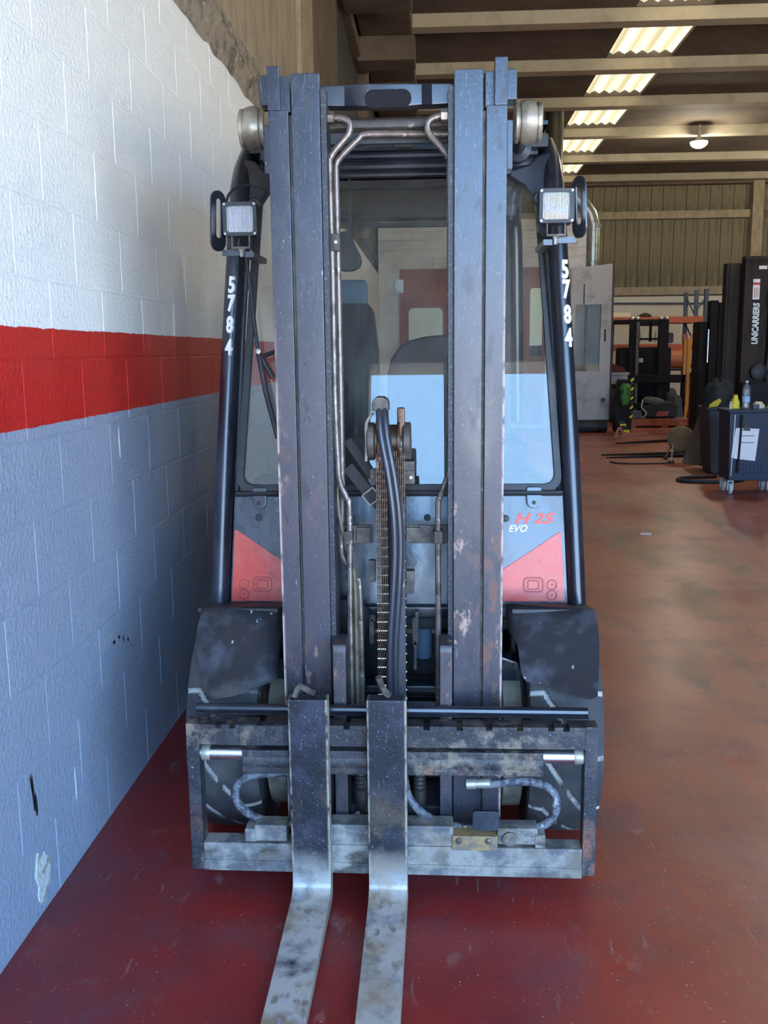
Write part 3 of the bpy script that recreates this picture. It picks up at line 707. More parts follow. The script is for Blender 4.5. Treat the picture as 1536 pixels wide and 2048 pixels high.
# hose guard cap on top
hp = [(-.162, 1.262), (-.118, 1.262), (-.118, 1.280), (-.122, 1.292), (-.132, 1.298), (-.150, 1.298), (-.158, 1.292), (-.162, 1.280)]
obj('hose_guard', B().prism(hp, lambda a, b_, d: (a, 2.455 + d, b_), .075), M['grime'], T, bev=.003)
obj('guard_wire', B().sweep(spline([(-.160, 2.49, 1.255), (-.168, 2.48, 1.245), (-.178, 2.48, 1.225), (-.178, 2.48, 1.17), (-.180, 2.48, 1.13)]), .004, 6), M['brass'], T)
def chain(name, x, y, z0, z1, pitch=.0255):
    e = part_empty(name, (x, y, z0), T)
    b = B()
    b.cur = 0
    for px_ in (-.0125, -.0075, -.0025, .0025, .0075, .0125):
        pl = [(.0065 * math.cos(a) , (.0055 if math.sin(a) > 0 else -.0055) * 1 + .0075 * math.sin(a) + (pitch * .3 if math.sin(a) > 0 else -pitch * .3)) for a in [2 * PI * k / 10 + .1 for k in range(10)]]
        b.prism(pl, lambda a, q, d, px_=px_: (px_ - .0012 + d, a, q), .0024)
    b.cur = 1
    b.lathe((-.0155, 0, -pitch * .25), (1, 0, 0), [(0, .0035), (.031, .0035)], 8)
    me = b.mesh('chain_link'); me.materials.append(M['chain']); me.materials.append(M['pin'])
    me.polygons.foreach_set('material_index', b.mi)
    n = int((z1 - z0) / pitch)
    for k in range(n):
        lo = bpy.data.objects.new('chain_link', me); COL.objects.link(lo); lo.parent = e
        lo.location = (0, 0, k * pitch + (0.001 if k % 2 else 0))
    return e
chain('lift_chain', -.139, 2.468, .50, 1.20)
chain('lift_chain', -.092, 2.478, .46, 1.22)
# twin hoses bowing in front of the cylinder
for dx in (-.007, .008):
    obj('mast_hose', B().sweep(spline([(-.138 + dx, 2.50, 1.272), (-.136 + dx, 2.462, 1.265), (-.130 + dx, 2.44, 1.20), (-.112 + dx, 2.43, 1.10), (-.100 + dx, 2.425, 1.00), (-.097 + dx, 2.425, .90), (-.103 + dx, 2.425, .78), (-.112 + dx, 2.43, .65), (-.114 + dx, 2.44, .52), (-.11 + dx, 2.45, .42)]), .0092, 10), M['hose'], T)
# spring couplings low between the channels
for x in (-.203, -.042):
    pr = [(0, .018), (.06, .018)] + [(.062 + .006 * k, .018 if k % 2 else .0145) for k in range(8)] + [(.112, .015), (.14, .015), (.142, .006), (.2, .006)]
    obj('coupling', B().lathe((x, 2.44, .175), (0, 0, 1), pr, 16), M['grime'], T)
obj('mast_foot', B().box(-.27, .04, 2.43, 2.60, .10, .19), M['mast'], T, bev=.004)

# --- front axle, wheels
AY, AZ, TR = 2.752, .335, .335
obj('drive_axle', B().lathe((X0 - .37, AY, AZ), (1, 0, 0), [(0, .16), (.10, .17), (.12, .11), (.62, .11), (.64, .17), (.74, .16)], 28), M['dark'], T)
for s in (-1, 1):
    obj('brake_drum', B().lathe((sym(s, .300), 2.70, .30), (s, 0, 0), [(0, .20), (.005, .215), (.055, .215), (.06, .20)], 32), M['tan'], T)
    c0, c1 = .372, .566
    wc = (c0 + c1) / 2; hw = (c1 - c0) / 2
    NA, NW = 560, 56
    vs = []; fs = []; mi = []
    prof = [(-1.0, .215), (-1.0, .27)] + [(-1 + 2 * j / NW, TR - .014 * abs(-1 + 2 * j / NW) ** 4) for j in range(NW + 1)] + [(1.0, .27), (1.0, .215)]
    NP = len(prof); NL = 12; st = 2 * PI / NL
    grid = []
    for i in range(NA):
        a = 2 * PI * i / NA
        for j, (w, r) in enumerate(prof):
            g = False
            if 2 <= j <= NP - 3:
                wx = w * s
                c = 0.0 if wx < -.62 else (1.25 * st if wx > .5 else (wx + .62) / 1.12 * 1.25 * st)
                slope = 1.25 * st * TR / (1.12 * hw) if -.62 <= wx <= .5 else 0.0
                ph = (a - c * .8) / st
                dd = abs(ph - round(ph)) * st * TR / math.sqrt(1 + slope * slope)
                g = dd < .0055 and (abs(wx + .05) > .08)
            rr = r - (.007 if g else 0)
            grid.append(g)
            vs.append((sym(s, wc + s * 0 + w * hw), AY + rr * math.cos(a), AZ + rr * math.sin(a)))
    b = B()
    for i in range(NA):
        i2 = (i + 1) % NA
        for j in range(NP - 1):
            q = (i * NP + j, i * NP + j + 1, i2 * NP + j + 1, i2 * NP + j)
            fs.append(q); mi.append(1 if sum(grid[k] for k in q) >= 2 else 0)
    b.add(vs, fs); b.mi = mi
    ty = obj('tyre', b, [M['tyre'], M['dust']], T, smooth=25)
    obj('wheel_rim', B().lathe((sym(s, .375), AY, AZ), (s, 0, 0), [(0, .20), (.01, .218), (.185, .218), (.195, .214), (.190, .195), (.15, .165), (.12, .15), (.115, .07), (.15, .06), (.155, .03)], 32), M['jack_orange'], T)
    # mud flap: curved rubber sheet
    if s < 0:
        ol = [(-.446, .701), (-.661, .700), (-.666, .654), (-.666, .619), (-.646, .575), (-.629, .537), (-.616, .512), (-.590, .501), (-.526, .510), (-.433, .531), (-.434, .570), (-.435, .604), (-.433, .649), (-.436, .677)]
    else:
        ol = [(.203, .703), (.445, .700), (.449, .658), (.446, .619), (.436, .554), (.427, .514), (.409, .508), (.319, .526), (.241, .542), (.231, .558), (.228, .596), (.225, .618), (.204, .642), (.200, .674)]
    cx = sum(p[0] for p in ol) / len(ol); cz = sum(p[1] for p in ol) / len(ol)
    b = B(); R = 6; n = len(ol); vs = []; fs = []
    def fy(x, z, s=s):
        u = (x - X0) * s
        return 2.592 + .9 * (z - .70) + (.05 * max(0, (.365 - u) / .05) ** 2 if u < .365 else 0) - .012 * max(0, (.56 - z) / .05)
    for d in (0, .009):
        for k in range(R + 1):
            t = k / R
            for (x, z) in ol:
                xx, zz = cx + (x - cx) * t, cz + (z - cz) * t; vs.append((xx, fy(xx, zz) + d, zz))
    L1 = (R + 1) * n
    for lay in (0, L1):
        for k in range(R):
            for i in range(n):
                j = (i + 1) % n; q = (lay + k * n + i, lay + k * n + j, lay + (k + 1) * n + j, lay + (k + 1) * n + i); fs.append(q)
    for i in range(n):
        j = (i + 1) % n; fs.append((R * n + i, R * n + j, L1 + R * n + j, L1 + R * n + i))
    b.add(vs, fs); fl = obj('mud_flap', b, M['flap'], T, smooth=50)
    x1, x2 = sym(s, .33), sym(s, .56)
    obj('fender_top', B().prism([(2.595, .686), (2.80, .655), (2.80, .664), (2.597, .699)], lambda a, b_, d, x=min(x1, x2): (x + d, a, b_), abs(x2 - x1)), M['rubber'], T, bev=.003)
    obj('inner_fender', B().box(min(sym(s, .34), sym(s, .352)), max(sym(s, .34), sym(s, .352)), 2.72, 3.1, .40, .655), M['rubber'], T)

# --- cab front
obj('front_panel', B().prism([(-.622, .662), (.398, .662), (.385, .992), (-.607, .992)], fr(0), .03), M['panel'], T, bev=.004)
obj('panel_sill', B().box(-.62, .40, 2.745, 2.80, .628, .664), M['cab'], T, bev=.006)
obj('panel_sill', B().box(-.60, .38, 2.76, 2.83, .590, .626), M['dark'], T, bev=.006)
obj('belly_plate', B().box(-.30, .07, 2.80, 2.82, .566, .592), M['tan'], T, bev=.003)
for ol, nm in (([(-.616, .672), (-.32, .672), (-.473, .801), (-.600, .886), (-.606, .884)], 'left'), ([(.09, .672), (.386, .674), (.376, .876), (.370, .878), (.207, .770)], 'right')):
    obj('orange_panel', B().prism(ol, fr(.003), .004), M['orange'], T, bev=.001, label='orange triangular panel')
for x, sgn in ((-.522, 1), (.294, 1)):
    obj('panel_moulding', B().ring(rrect(x - .030, x + .030, .700, .745, .012, 4), rrect(x - .026, x + .026, .704, .741, .010, 4), fr(.0065), .004), M['orange_dark'], T)
    obj('panel_moulding', B().ring(rrect(x - .018, x + .018, .708, .736, .005, 4), rrect(x - .014, x + .014, .711, .733, .004, 4), fr(.0065), .004), M['orange_dark'], T)
for x in (-.578, .349):
    for z in (.723, .692):
        obj('panel_moulding', B().ring(circ(x, z, .0155), circ(x, z, .0125), fr(.0065), .004), M['orange_dark'], T)
        obj('moulding_dot', B().prism(circ(x, z, .003, 8), fr(.0065), .004), M['orange_dark'], T)
for x in (-.528, .294):
    ol = [(x - .022, 1.008), (x - .022, .978)] + [(x - .022 * math.cos(a), .972 - .022 * math.sin(a)) for a in [PI * k / 8 for k in range(1, 8)]] + [(x + .022, .978), (x + .022, 1.008), (x + .018, 1.014), (x - .018, 1.014)]
    obj('screen_clip', B().prism(ol, fr(.018), .016), M['panel'], T, bev=.003)
    obj('clip_screw', B().lathe((x, yf(.965) - .018, .968), (0, -1, .1), [(0, .006), (.003, .006), (.004, .003)], 8), M['grime'], T)
for x, z in ((-.532, .922), (-.022, .921), (.212, .918)):
    obj('panel_bolt', B().lathe((x, yf(z), z), (0, -1, .15), [(0, .011), (.003, .011), (.004, .007), (.008, .007)], 10), M['rubber'], T)
def front_mat(x, z, e=.0):
    n = Vector((0, -1, .15)).normalized(); up = Vector((0, .15, 1)).normalized(); r = Vector((1, 0, 0))
    m = Matrix((r, up, n)).transposed().to_4x4(); m.translation = Vector((x, yf(z) - e, z)); return m
text('model_lettering', 'H 25', M['red_letter'], T, .042, front_mat(.293, .917, .003), shear=.32, sx=1.32, offset=.0013)
text('trim_lettering', 'EVO', M['white_letter'], T, .029, front_mat(.246, .888, .003), shear=.30, sx=1.0, offset=.0006)
# windscreen seal and pane
def scr(d):
    x0b, x1b, x0t, x1t = -.600 + d, .378 - d, -.545 + d, .318 - d
    z0, z1, r = 1.0 + d, 1.925 - d, .045 - d * .6
    base = rrect(0, 1, z0, z1, r)
    out = []
    for (a, z) in rrect(x0b, x1b, z0, z1, r, 6):
        t = (z - z0) / (z1 - z0); cxx = (x0b + x1b) / 2; k = ((x1t - x0t) * t + (x1b - x0b) * (1 - t)) / (x1b - x0b)
        out.append((cxx + (a - cxx) * k, z))
    return out
obj('windscreen_seal', B().ring(scr(0), scr(.020), fr(.012), .03), M['rubber'], T, smooth=40)
obj('windscreen', B().prism(scr(.016), fr(-.002), .006), M['glass'], T, smooth=0)
obj('screen_sill', B().sweep([(-.60, yf(.993) - .012, .995), (.378, yf(.993) - .012, .995)], .009, 8), M['rubber'], T)
# A-pillars running up and back into the overhead guard
for s in (-1, 1):
    path = spline([(sym(s, .538), 2.795, .655), (sym(s, .520), 2.85, 1.05), (sym(s, .497), 2.905, 1.45), (sym(s, .475), 2.955, 1.80), (sym(s, .468), 2.995, 1.92), (sym(s, .463), 3.07, 1.99), (sym(s, .46), 3.20, 2.035), (sym(s, .455), 3.7, 2.07), (sym(s, .45), 4.15, 2.06), (sym(s, .455), 4.28, 1.99), (sym(s, .47), 4.33, 1.85), (sym(s, .49), 4.38, 1.1)], 5)
    pil = obj('cab_pillar', B().sweep(path, [.045 if p.z < 1.7 and p.y < 3 else .048 for p in path], 14, sx=.66), M['cab'], T, smooth=50)
    # gusset plate from the pillar head towards the mast
    g = [(sym(s, .470), 1.70), (sym(s, .485), 1.93), (sym(s, .455), 1.992), (sym(s, .425), 1.985), (sym(s, .395), 1.955), (sym(s, .340), 1.940), (sym(s, .340), 1.925), (sym(s, .385), 1.895), (sym(s, .415), 1.85), (sym(s, .425), 1.76)]
    if s < 0: g = g[::-1]
    obj('pillar_gusset', B().prism(g, lambda a, b_, d: (a, yf(b_) - .045 + d, b_), .06), M['cab'], T, bev=.010, seg=3)
    obj('gusset_grommet', B().lathe((sym(s, .425), yf(1.86) - .043, 1.855), (0, -1, .15), [(0, .020), (.008, .020), (.012, .014), (.012, .007), (.004, .006)], 16), M['rubber'], T)
    b = B().sweep([(sym(s, .505), 2.815, .70), (sym(s, .470), 2.91, 1.45), (sym(s, .447), 2.955, 1.78)], .011, 8)
    obj('pillar_seal', b, M['rubber'], T)
# stencilled numbers on the pillars
def digit(ch, x, z, s):
    n = Vector((s * .38, -1, .14)).normalized(); up = Vector((-s * .06, .14, 1)); up = (up - n * up.dot(n)).normalized(); r = up.cross(n)
    m = Matrix((r, up, n)).transposed().to_4x4(); m.translation = Vector((x, 2.905 + (z - 1.45) * .143 - .0435, z)); m.translation += n * .003
    return m
for ch, z in (('5', 1.612), ('7', 1.558), ('8', 1.495), ('4', 1.428)):
    cxp = .497 + (1.45 - z) * .055
    text('stencil_digit', ch, M['white_letter'], T, .066, digit(ch, sym(-1, cxp) + .002, z, -1), sx=.66, depth=.004, offset=.0022)
for ch, z in (('5', 1.642), ('7', 1.585), ('8', 1.512), ('4', 1.445)):
    cxp = .497 + (1.45 - z) * .055
    text('stencil_digit', ch, M['white_letter'], T, .072, digit(ch, sym(1, cxp + .004) + .004, z, 1), sx=.66, depth=.004, offset=.0026)
# work lights
def work_light(cx, cz, s, tilt):
    e = part_empty('work_light', (cx, 2.68, cz), T)
    hb = B().prism(rrect(cx - .047, cx + .047, cz - .045, cz + .045, .010, 4), xz(2.675), .06)
    obj('housing', hb, M['rubber'], e, bev=.004)
    obj('bezel', B().ring(rrect(cx - .047, cx + .047, cz - .045, cz + .045, .010, 4), rrect(cx - .036, cx + .036, cz - .035, cz + .035, .006, 4), xz(2.668), .008), M['rubber'], e, bev=.001)
    lb_ = B(); n = 36; vs = []; fs = []; m_ = 10
    for i in range(n + 1):
        for j in range(m_ + 1):
            x = cx - .036 + .072 * i / n; z = cz - .035 + .07 * j / m_
            rr = ((x - cx) ** 2 + (z - cz) ** 2)
            vs.append((x, 2.671 + rr * 1.2 + (.0014 if i % 2 else 0), z))
    for i in range(n):
        for j in range(m_): q = i * (m_ + 1) + j; fs.append((q, q + m_ + 1, q + m_ + 2, q + 1))
    lb_.add(vs, fs); obj('lens', lb_, M['lens'], e, smooth=60)
    for dx, dz in ((-.041, .039), (.041, .039), (-.041, -.039), (.041, -.039)):
        obj('screw', B().lathe((cx + dx, 2.668, cz + dz), (0, -1, 0), [(0, .0035), (.002, .0035)], 8), M['brass'], e)
    obj('stirrup', B().box(cx - .026, cx - .022, 2.675, 2.70, cz - .075, cz - .044).box(cx + .022, cx + .026, 2.675, 2.70, cz - .075, cz - .044).box(cx - .026, cx + .026, 2.672, 2.702, cz - .079, cz - .073), M['grime'], e)
    obj('stirrup_bolt', B().lathe((cx, 2.687, cz - .073), (0, 0, -1), [(0, .009), (.010, .009), (.011, .006), (.026, .006)], 6), M['brass'], e)
    # slotted guard plate beside the lamp
    gx = cx + s * .056; zl, zh = cz - .085, cz + .075
    outer = rrect(2.64, 2.70, zl, zh, .028, 5); inner = rrect(2.66, 2.682, zl + .035, zh - .02, .010, 5)
    obj('guard_plate', B().ring(outer, inner, lambda a, b_, d: (gx + s * ((b_ - cz) * -.04 + .45 * (2.70 - a) - .012) + s * d, a + .3 * d, b_), .004), M['cab'], e)
    obj('bracket', B().box(min(cx, gx), max(cx, gx), 2.69, 2.70, cz - .095, cz - .079).box(cx - .012 - .02 * s, cx + .012 - .02 * s, 2.69, 2.90, cz - .10, cz - .085), M['cab'], e)
    return e
work_light(-.530, 1.775, -1, 0); work_light(.328, 1.794, 1, 0)
obj('lamp_cable', B().sweep(spline([(-.575, 2.70, 1.80), (-.572, 2.74, 1.85), (-.545, 2.80, 1.885), (-.505, 2.84, 1.885), (-.47, 2.88, 1.87)]), .004, 6), M['rubber'], T)
# wiper
wp = part_empty('wiper', (-.526, 2.87, 1.415), T)
obj('wiper_arm', B().sweep([(-.566, 2.915, 1.725), (-.545, 2.89, 1.56), (-.528, 2.872, 1.42)], .0055, 6), M['rubber'], wp)
obj('wiper_blade', B().sweep([(-.528, 2.874, 1.42), (-.505, 2.852, 1.30), (-.470, 2.838, 1.16)], .008, 6), M['rubber'], wp)
obj('wiper_link', B().sweep([(-.528, 2.876, 1.415), (-.505, 2.872, 1.375), (-.485, 2.868, 1.34)], .008, 6).sweep([(-.51, 2.876, 1.405), (-.47, 2.876, 1.42)], .008, 6), M['rubber'], wp)
obj('wiper_pivot', B().lathe((-.526, 2.862, 1.418), (0, -1, .1), [(0, .008), (.003, .008), (.004, .004)], 12), M['brass'], wp)
# header, roof
for z, r, yo in ((2.000, .014, -.01), (1.968, .015, -.012), (1.943, .010, -.006)):
    obj('header_rail', B().sweep([(-.53, yf(z) + yo, z), (.31, yf(z) + yo, z)], r, 10), M['cab'], T)
obj('header_clip', B().box(-.118, -.062, 2.955, 2.99, 2.016, 2.030), M['brass'], T, bev=.003)
obj('header_cable', B().sweep(spline([(-.25, 2.96, 2.012), (-.18, 2.955, 2.022), (-.10, 2.955, 2.026), (-.03, 2.95, 2.018), (.03, 2.955, 2.013)]), .004, 6), M['rubber'], T)
obj('roof_panel', B().box(-.56, .34, 3.02, 4.2, 2.078, 2.09), glass('tinted_roof', tint=(.62, .5, .4), dust=.06, ior=1.3, dustc=(.35, .25, .18)), T)
for k in range(3):
    y = 3.35 + .26 * k
    obj('roof_slat', B().box(-.55, .33, y, y + .03, 2.045, 2.075), M['dark'], T)
obj('rear_header', B().box(-.56, .34, 4.14, 4.26, 1.965, 2.085), M['dark'], T, bev=.01)
obj('sun_blind', B().box(-.56, .34, 3.0, 3.06, 2.01, 2.05), M['dark'], T, bev=.005)
# interior
ms = [(-.28, 1.765), (-.262, 1.772), (-.245, 1.765), (-.232, 1.735), (-.215, 1.70), (-.210, 1.68), (-.216, 1.662), (-.235, 1.652), (-.262, 1.650), (-.285, 1.655)]
obj('interior_mirror', B().prism([(x - .012, z) for x, z in ms[::-1]], lambda a, b_, d: (a, 3.0 + d, b_ + .008), .025), M['rubber'], T, bev=.006)
obj('mirror_stalk', B().sweep([(-.255, 3.03, 1.75), (-.26, 3.04, 1.97)], .006, 6), M['rubber'], T)
cw = [(-.150, 1.0), (.17, 1.0), (.17, 1.44), (.10, 1.463), (.03, 1.465), (-.03, 1.460), (-.08, 1.448), (-.115, 1.425), (-.138, 1.39), (-.150, 1.34)]
obj('instrument_cowl', B().prism(cw, lambda a, b_, d: (a, 3.02 + d + (b_ - 1.0) * .12, b_), .14), M['cowl'], T, bev=.012, seg=3)
sw = B(); cpt = Vector((.04, 3.30, 1.36)); nn = Vector((0, -.55, .83)); aa = Vector((1, 0, 0)); bb_ = nn.cross(aa)
ring = [cpt + (aa * math.cos(2 * PI * k / 28) + bb_ * math.sin(2 * PI * k / 28)) * .165 for k in range(29)]
sw.sweep(ring, .014, 8).cyl(cpt, cpt - nn * .3, .025, 10).box(.01, .07, 3.2, 3.4, 1.33, 1.36).cyl(cpt - aa * .16, cpt + aa * .16, .012, 8)
obj('steering_wheel', sw, M['rubber'], T)
obj('seat_cushion', B().box(-.55, -.10, 3.45, 3.95, .98, 1.12), M['seat'], T, bev=.04, seg=3)
obj('seat_backrest', B().prism([(-.55, 1.05), (-.22, 1.05), (-.225, 1.4), (-.245, 1.58), (-.29, 1.63), (-.48, 1.63), (-.53, 1.58)], lambda a, b_, d: (a, 3.82 + d + (b_ - 1.05) * .15, b_), .10), M['seat'], T, bev=.02, seg=3)
obj('seat_headrest', B().box(-.47, -.27, 3.90, 3.97, 1.60, 1.70), M['cap_blue'], T, bev=.02, seg=3)
obj('control_levers', B().cyl((-.29, 3.2, 1.0), (-.30, 3.16, 1.28), .008, 8).lathe((-.30, 3.16, 1.28), (0, -.1, 1), [(0, .012), (.02, .018), (.04, .012)], 10).cyl((-.33, 3.2, 1.0), (-.34, 3.16, 1.26), .008, 8).lathe((-.34, 3.16, 1.26), (0, -.1, 1), [(0, .012), (.02, .018), (.04, .012)], 10), M['rubber'], T)
obj('dashboard', B().box(-.57, .35, 2.90, 3.05, .92, 1.03), M['rubber'], T, bev=.02)
# chassis and counterweight
obj('chassis', B().box(sym(-1, .33), sym(1, .33), 2.86, 3.2, .18, .92).box(sym(-1, .52), sym(1, .52), 3.12, 4.3, .18, .95), M['dark'], T, bev=.02)
obj('counterweight', B().box(sym(-1, .54), sym(1, .54), 4.3, 5.0, .15, 1.02), M['dark'], T, bev=.06, seg=3)
obj('rear_window_frame', B().ring([(-.57, 1.05), (.34, 1.05), (.33, 1.97), (-.56, 1.97)], [(-.52, 1.1), (.29, 1.1), (.28, 1.95), (-.51, 1.95)], xz(4.30), .03), M['rubber'], T)
for s in (-1, 1):
    obj('rear_tyre', B().lathe((sym(s, .36), 4.25, .28), (s, 0, 0), [(0, .15), (0, .26), (.02, .28), (.16, .28), (.18, .26), (.18, .15)], 32), M['tyre'], T)
# parts seen under the front panel
obj('tilt_bracket', B().box(-.186, -.172, 2.60, 2.62, .595, .668).box(-.184, -.168, 2.60, 2.62, .66, .68), M['grime'], T, bev=.002)
obj('tilt_bracket', B().box(-.064, -.046, 2.60, 2.62, .592, .672).box(-.056, -.046, 2.60, 2.62, .67, .69), M['grime'], T, bev=.002)
obj('hanger_rod', B().box(-.060, -.052, 2.60, 2.61, .52, .6), M['grime'], T)
obj('filter_canister', B().lathe((-.035, 2.80, .49), (0, 0, 1), [(0, .02), (.004, .026), (.11, .026), (.115, .02)], 16), M['cap_blue'], T)
obj('valve_block', B().box(.0, .05, 2.80, 2.85, .52, .62), M['dark'], T, bev=.004)
obj('cross_member', B().box(-.28, .05, 2.66, 2.72, .42, .45).box(-.28, .05, 2.64, 2.70, .36, .41), M['cab'], T, bev=.01)
obj('fan_housing', B().lathe((-.255, 2.72, .63), (0, -1, 0), [(0, .07), (.02, .07), (.025, .06), (.025, .02), (.03, .02)], 20), M['dark'], T)
for s in (-1, 1):
    obj('hub_casting', B().prism([(sym(s, .30), .36), (sym(s, .385), .36), (sym(s, .372), .47), (sym(s, .35), .545), (sym(s, .30), .56)][::(1 if s > 0 else -1)], xz(2.60), .08), M['panel'], T, bev=.008)
# strap with buckle hanging behind the mast
st = B(); a, c = Vector((-.245, 2.66, 1.17)), Vector((-.165, 2.66, 1.05)); d = (c - a).normalized(); nrm = Vector((d.z, 0, -d.x)) * .012
st.add([a - nrm, a + nrm, c + nrm, c - nrm, a - nrm + Vector((0, .003, 0)), a + nrm + Vector((0, .003, 0)), c + nrm + Vector((0, .003, 0)), c - nrm + Vector((0, .003, 0))], [(0, 1, 2, 3), (7, 6, 5, 4), (0, 4, 5, 1), (1, 5, 6, 2), (2, 6, 7, 3), (3, 7, 4, 0)])
obj('strap', st, M['strap'], T)
st = B(); a, c = Vector((-.245, 2.655, 1.095)), Vector((-.150, 2.655, .975)); d = (c - a).normalized(); nrm = Vector((d.z, 0, -d.x)) * .016
st.add([a - nrm, a + nrm, c + nrm, c - nrm, a - nrm + Vector((0, .003, 0)), a + nrm + Vector((0, .003, 0)), c + nrm + Vector((0, .003, 0)), c - nrm + Vector((0, .003, 0))], [(0, 1, 2, 3), (7, 6, 5, 4), (0, 4, 5, 1), (1, 5, 6, 2), (2, 6, 7, 3), (3, 7, 4, 0)])
obj('strap', st, M['rubber'], T)
bk = B(); ctr = a * .3 + c * .7
pts = [ctr - d * .018 - nrm * 1.2, ctr - d * .018 + nrm * 1.2, ctr + d * .018 + nrm * 1.2, ctr + d * .018 - nrm * 1.2, ctr - d * .018 - nrm * 1.2]
for i in range(4): bk.cyl(pts[i] + Vector((0, -.004, 0)), pts[i + 1] + Vector((0, -.004, 0)), .0022, 6)
obj('strap_buckle', bk, M['brass'], T)
obj('strap_bolt', B().lathe((-.148, 2.655, .972), (0, -1, 0), [(0, .009), (.004, .009), (.006, .005)], 10), M['brass'], T)

# ================================================================== BACKGROUND
# --- paint booth behind the forklift: panelled front, brown shutter door with a pane, open grey door leaf, ducts
BYF = 17.5
bt = thing('paint_booth', 'tall cream panelled paint booth with a brown door seen through the forklift cab', 'booth', (.8, BYF, 0))
obj('body', B().box(-1.0, 2.68, BYF + .03, 20.5, 0, 3.70), M['booth'], bt, bev=.01)
z = .1
for k, hgt in enumerate((.62, .62, .62, .62, .47, .16, .16, .14, .14)):
    obj('panel', B().box(-1.0, 2.68, BYF + random.uniform(0, .004), BYF + .03, z, z + hgt - .018), M['booth'], bt)
    z += hgt
dr = obj('shutter_door', B().box(-.62, 1.98, BYF - .06, BYF, .1, 2.86), M['booth_brown'], bt, bev=.006)
for x in (-.62, -.01, .65, 1.32): obj('door_rib', B().box(x + .02, x + .60, BYF - .075, BYF - .06, .14, 1.5), M['booth_brown'], dr, bev=.004)
obj('pane', B().prism(rrect(-.46, .15, 1.45, 2.18, .09), xz(BYF - .075), .02), paint('booth_pane', S(206, 206, 176), .3), dr)
obj('pane', B().prism(rrect(1.70, 1.92, 1.30, 2.5, .06), xz(BYF - .075), .02), paint('booth_pane_lit', S(216, 214, 150), .3), dr)
obj('hinge', B().box(-.70, -.55, BYF - .09, BYF - .06, 2.45, 2.68), M['duct'], dr)
obj('knob', B().lathe((2.48, BYF, 3.30), (0, -1, 0), [(0, .04), (.04, .05), (.06, .03)], 12), M['caster'], bt)
# grey door leaf standing open in front of the booth
gd = thing('booth_door', 'pale grey tall door leaf with a window standing open behind the forklift', 'door', (2.68, 16.6, 0))
wo = [(2.30, .22), (2.98, .22), (2.98, 2.83), (2.30, 2.76)]
obj('leaf', B().ring([(2.30, .22), (2.985, .22), (2.985, 2.83), (2.30, 2.76)], [(2.38, 1.05), (2.80, 1.05), (2.815, 2.165), (2.38, 2.16)], xz(16.58), .05), M['door_grey'], gd)
obj('pane', B().box(2.36, 2.84, 16.60, 16.612, 1.02, 2.19), M['clear'], gd)
obj('edge_trim', B().box(2.985, 3.015, 16.57, 16.66, .2, 2.84).box(2.30, 3.0, 16.57, 16.64, .19, .225), M['door_edge'], gd)
obj('roller_base', B().lathe((2.25, 16.62, .11), (1, 0, 0), [(0, .10), (.01, .11), (.70, .11), (.71, .10)], 16), M['rubber'], gd)
obj('hanging_cord', B().cyl((2.52, 16.56, 2.16), (2.52, 16.56, 2.50), .008, 6), M['dark'], gd)
obj('handle', B().box(2.87, 2.90, 16.55, 16.58, 1.55, 1.75), M['grime'], gd)
obj('knob', B().lathe((2.88, 16.58, .56), (0, -1, 0), [(0, .04), (.03, .04)], 10), M['grime'], gd)
obj('inner_panel', B().box(2.60, 2.84, 16.66, 16.70, 1.0, 2.2), paint('olive_panel', S(112, 108, 88), .6), gd)
d = thing('exhaust_duct', 'galvanised round exhaust duct with an elbow rising from the booth', 'duct', (2.86, 18, 2.9))
ep = [(2.86, 18, 0.0), (2.86, 18, 3.62), (2.80, 18, 3.82), (2.68, 18, 3.98), (2.52, 18, 4.10), (2.38, 18.0, 4.18)]
obj('duct_pipe', B().sweep(ep, .135, 18), M['duct'], d, smooth=20)
for (p, q) in (((2.86, 18, 3.58), (2.86, 18, 3.64)), ((2.86, 18, 2.95), (2.86, 18, 3.0))): obj('duct_collar', B().cyl(p, q, .148, 18), M['duct'], d)
d2 = tag(obj('flue_pipe', B().lathe((2.18, 18.3, 3.71), (0, 0, 1), [(0, .16), (.8, .16), (.81, .175), (.86, .175), (.87, .16), (2.04, .16)], 20), M['duct_dark']), 'dark round flue pipe rising to the ceiling behind the mast head', 'pipe')

# --- pallet rack at the back wall
rk = thing('pallet_rack', 'orange and blue pallet rack along the back wall', 'rack', (5.0, 22.0, 0))
for x in (5.82, 3.0):
    for y in (22.0, 22.9): obj('upright', B().box(x - .04, x + .04, y - .04, y + .04, 0, 2.69), M['rack_blue'], rk)
    for k in range(4): obj('brace', B().cyl((x, 22.0, .3 + .6 * k), (x, 22.9, .8 + .6 * k), .018, 6), M['rack_blue'], rk)
obj('upright', B().box(5.98, 6.06, 21.9, 22.0, 0, 2.71), M['rack_blue'], rk)
for k in range(3): obj('brace', B().cyl((5.83, 21.96, 1.5 + .38 * k), (6.0, 21.96, 1.75 + .38 * k), .016, 6), M['rack_blue'], rk)
for z in (2.05, 1.45):
    for y in (21.95, 22.9): obj('shelf_beam', B().box(3.0, 5.98, y - .03, y + .03, z - .07, z + .07), M['rack_orange'], rk, bev=.01)
    obj('shelf_board', B().box(3.0, 5.98, 21.98, 22.88, z + .05, z + .07), M['wood'], rk)
tag(obj('carton', B().box(4.0, 4.4, 22.1, 22.5, 2.12, 2.22).box(4.02, 4.38, 22.12, 22.48, 2.22, 2.225), M['cloth_w'], bev=.01), 'flat pale carton lying on the top shelf of the rack', 'box')
tag(obj('rag_bundle', B().lathe((4.75, 22.2, 2.12), (0, 0, 1), [(0, .12), (.03, .16), (.07, .10), (.1, .02)], 9), M['grime']), 'small brown rag bundle on the rack top shelf', 'rag')
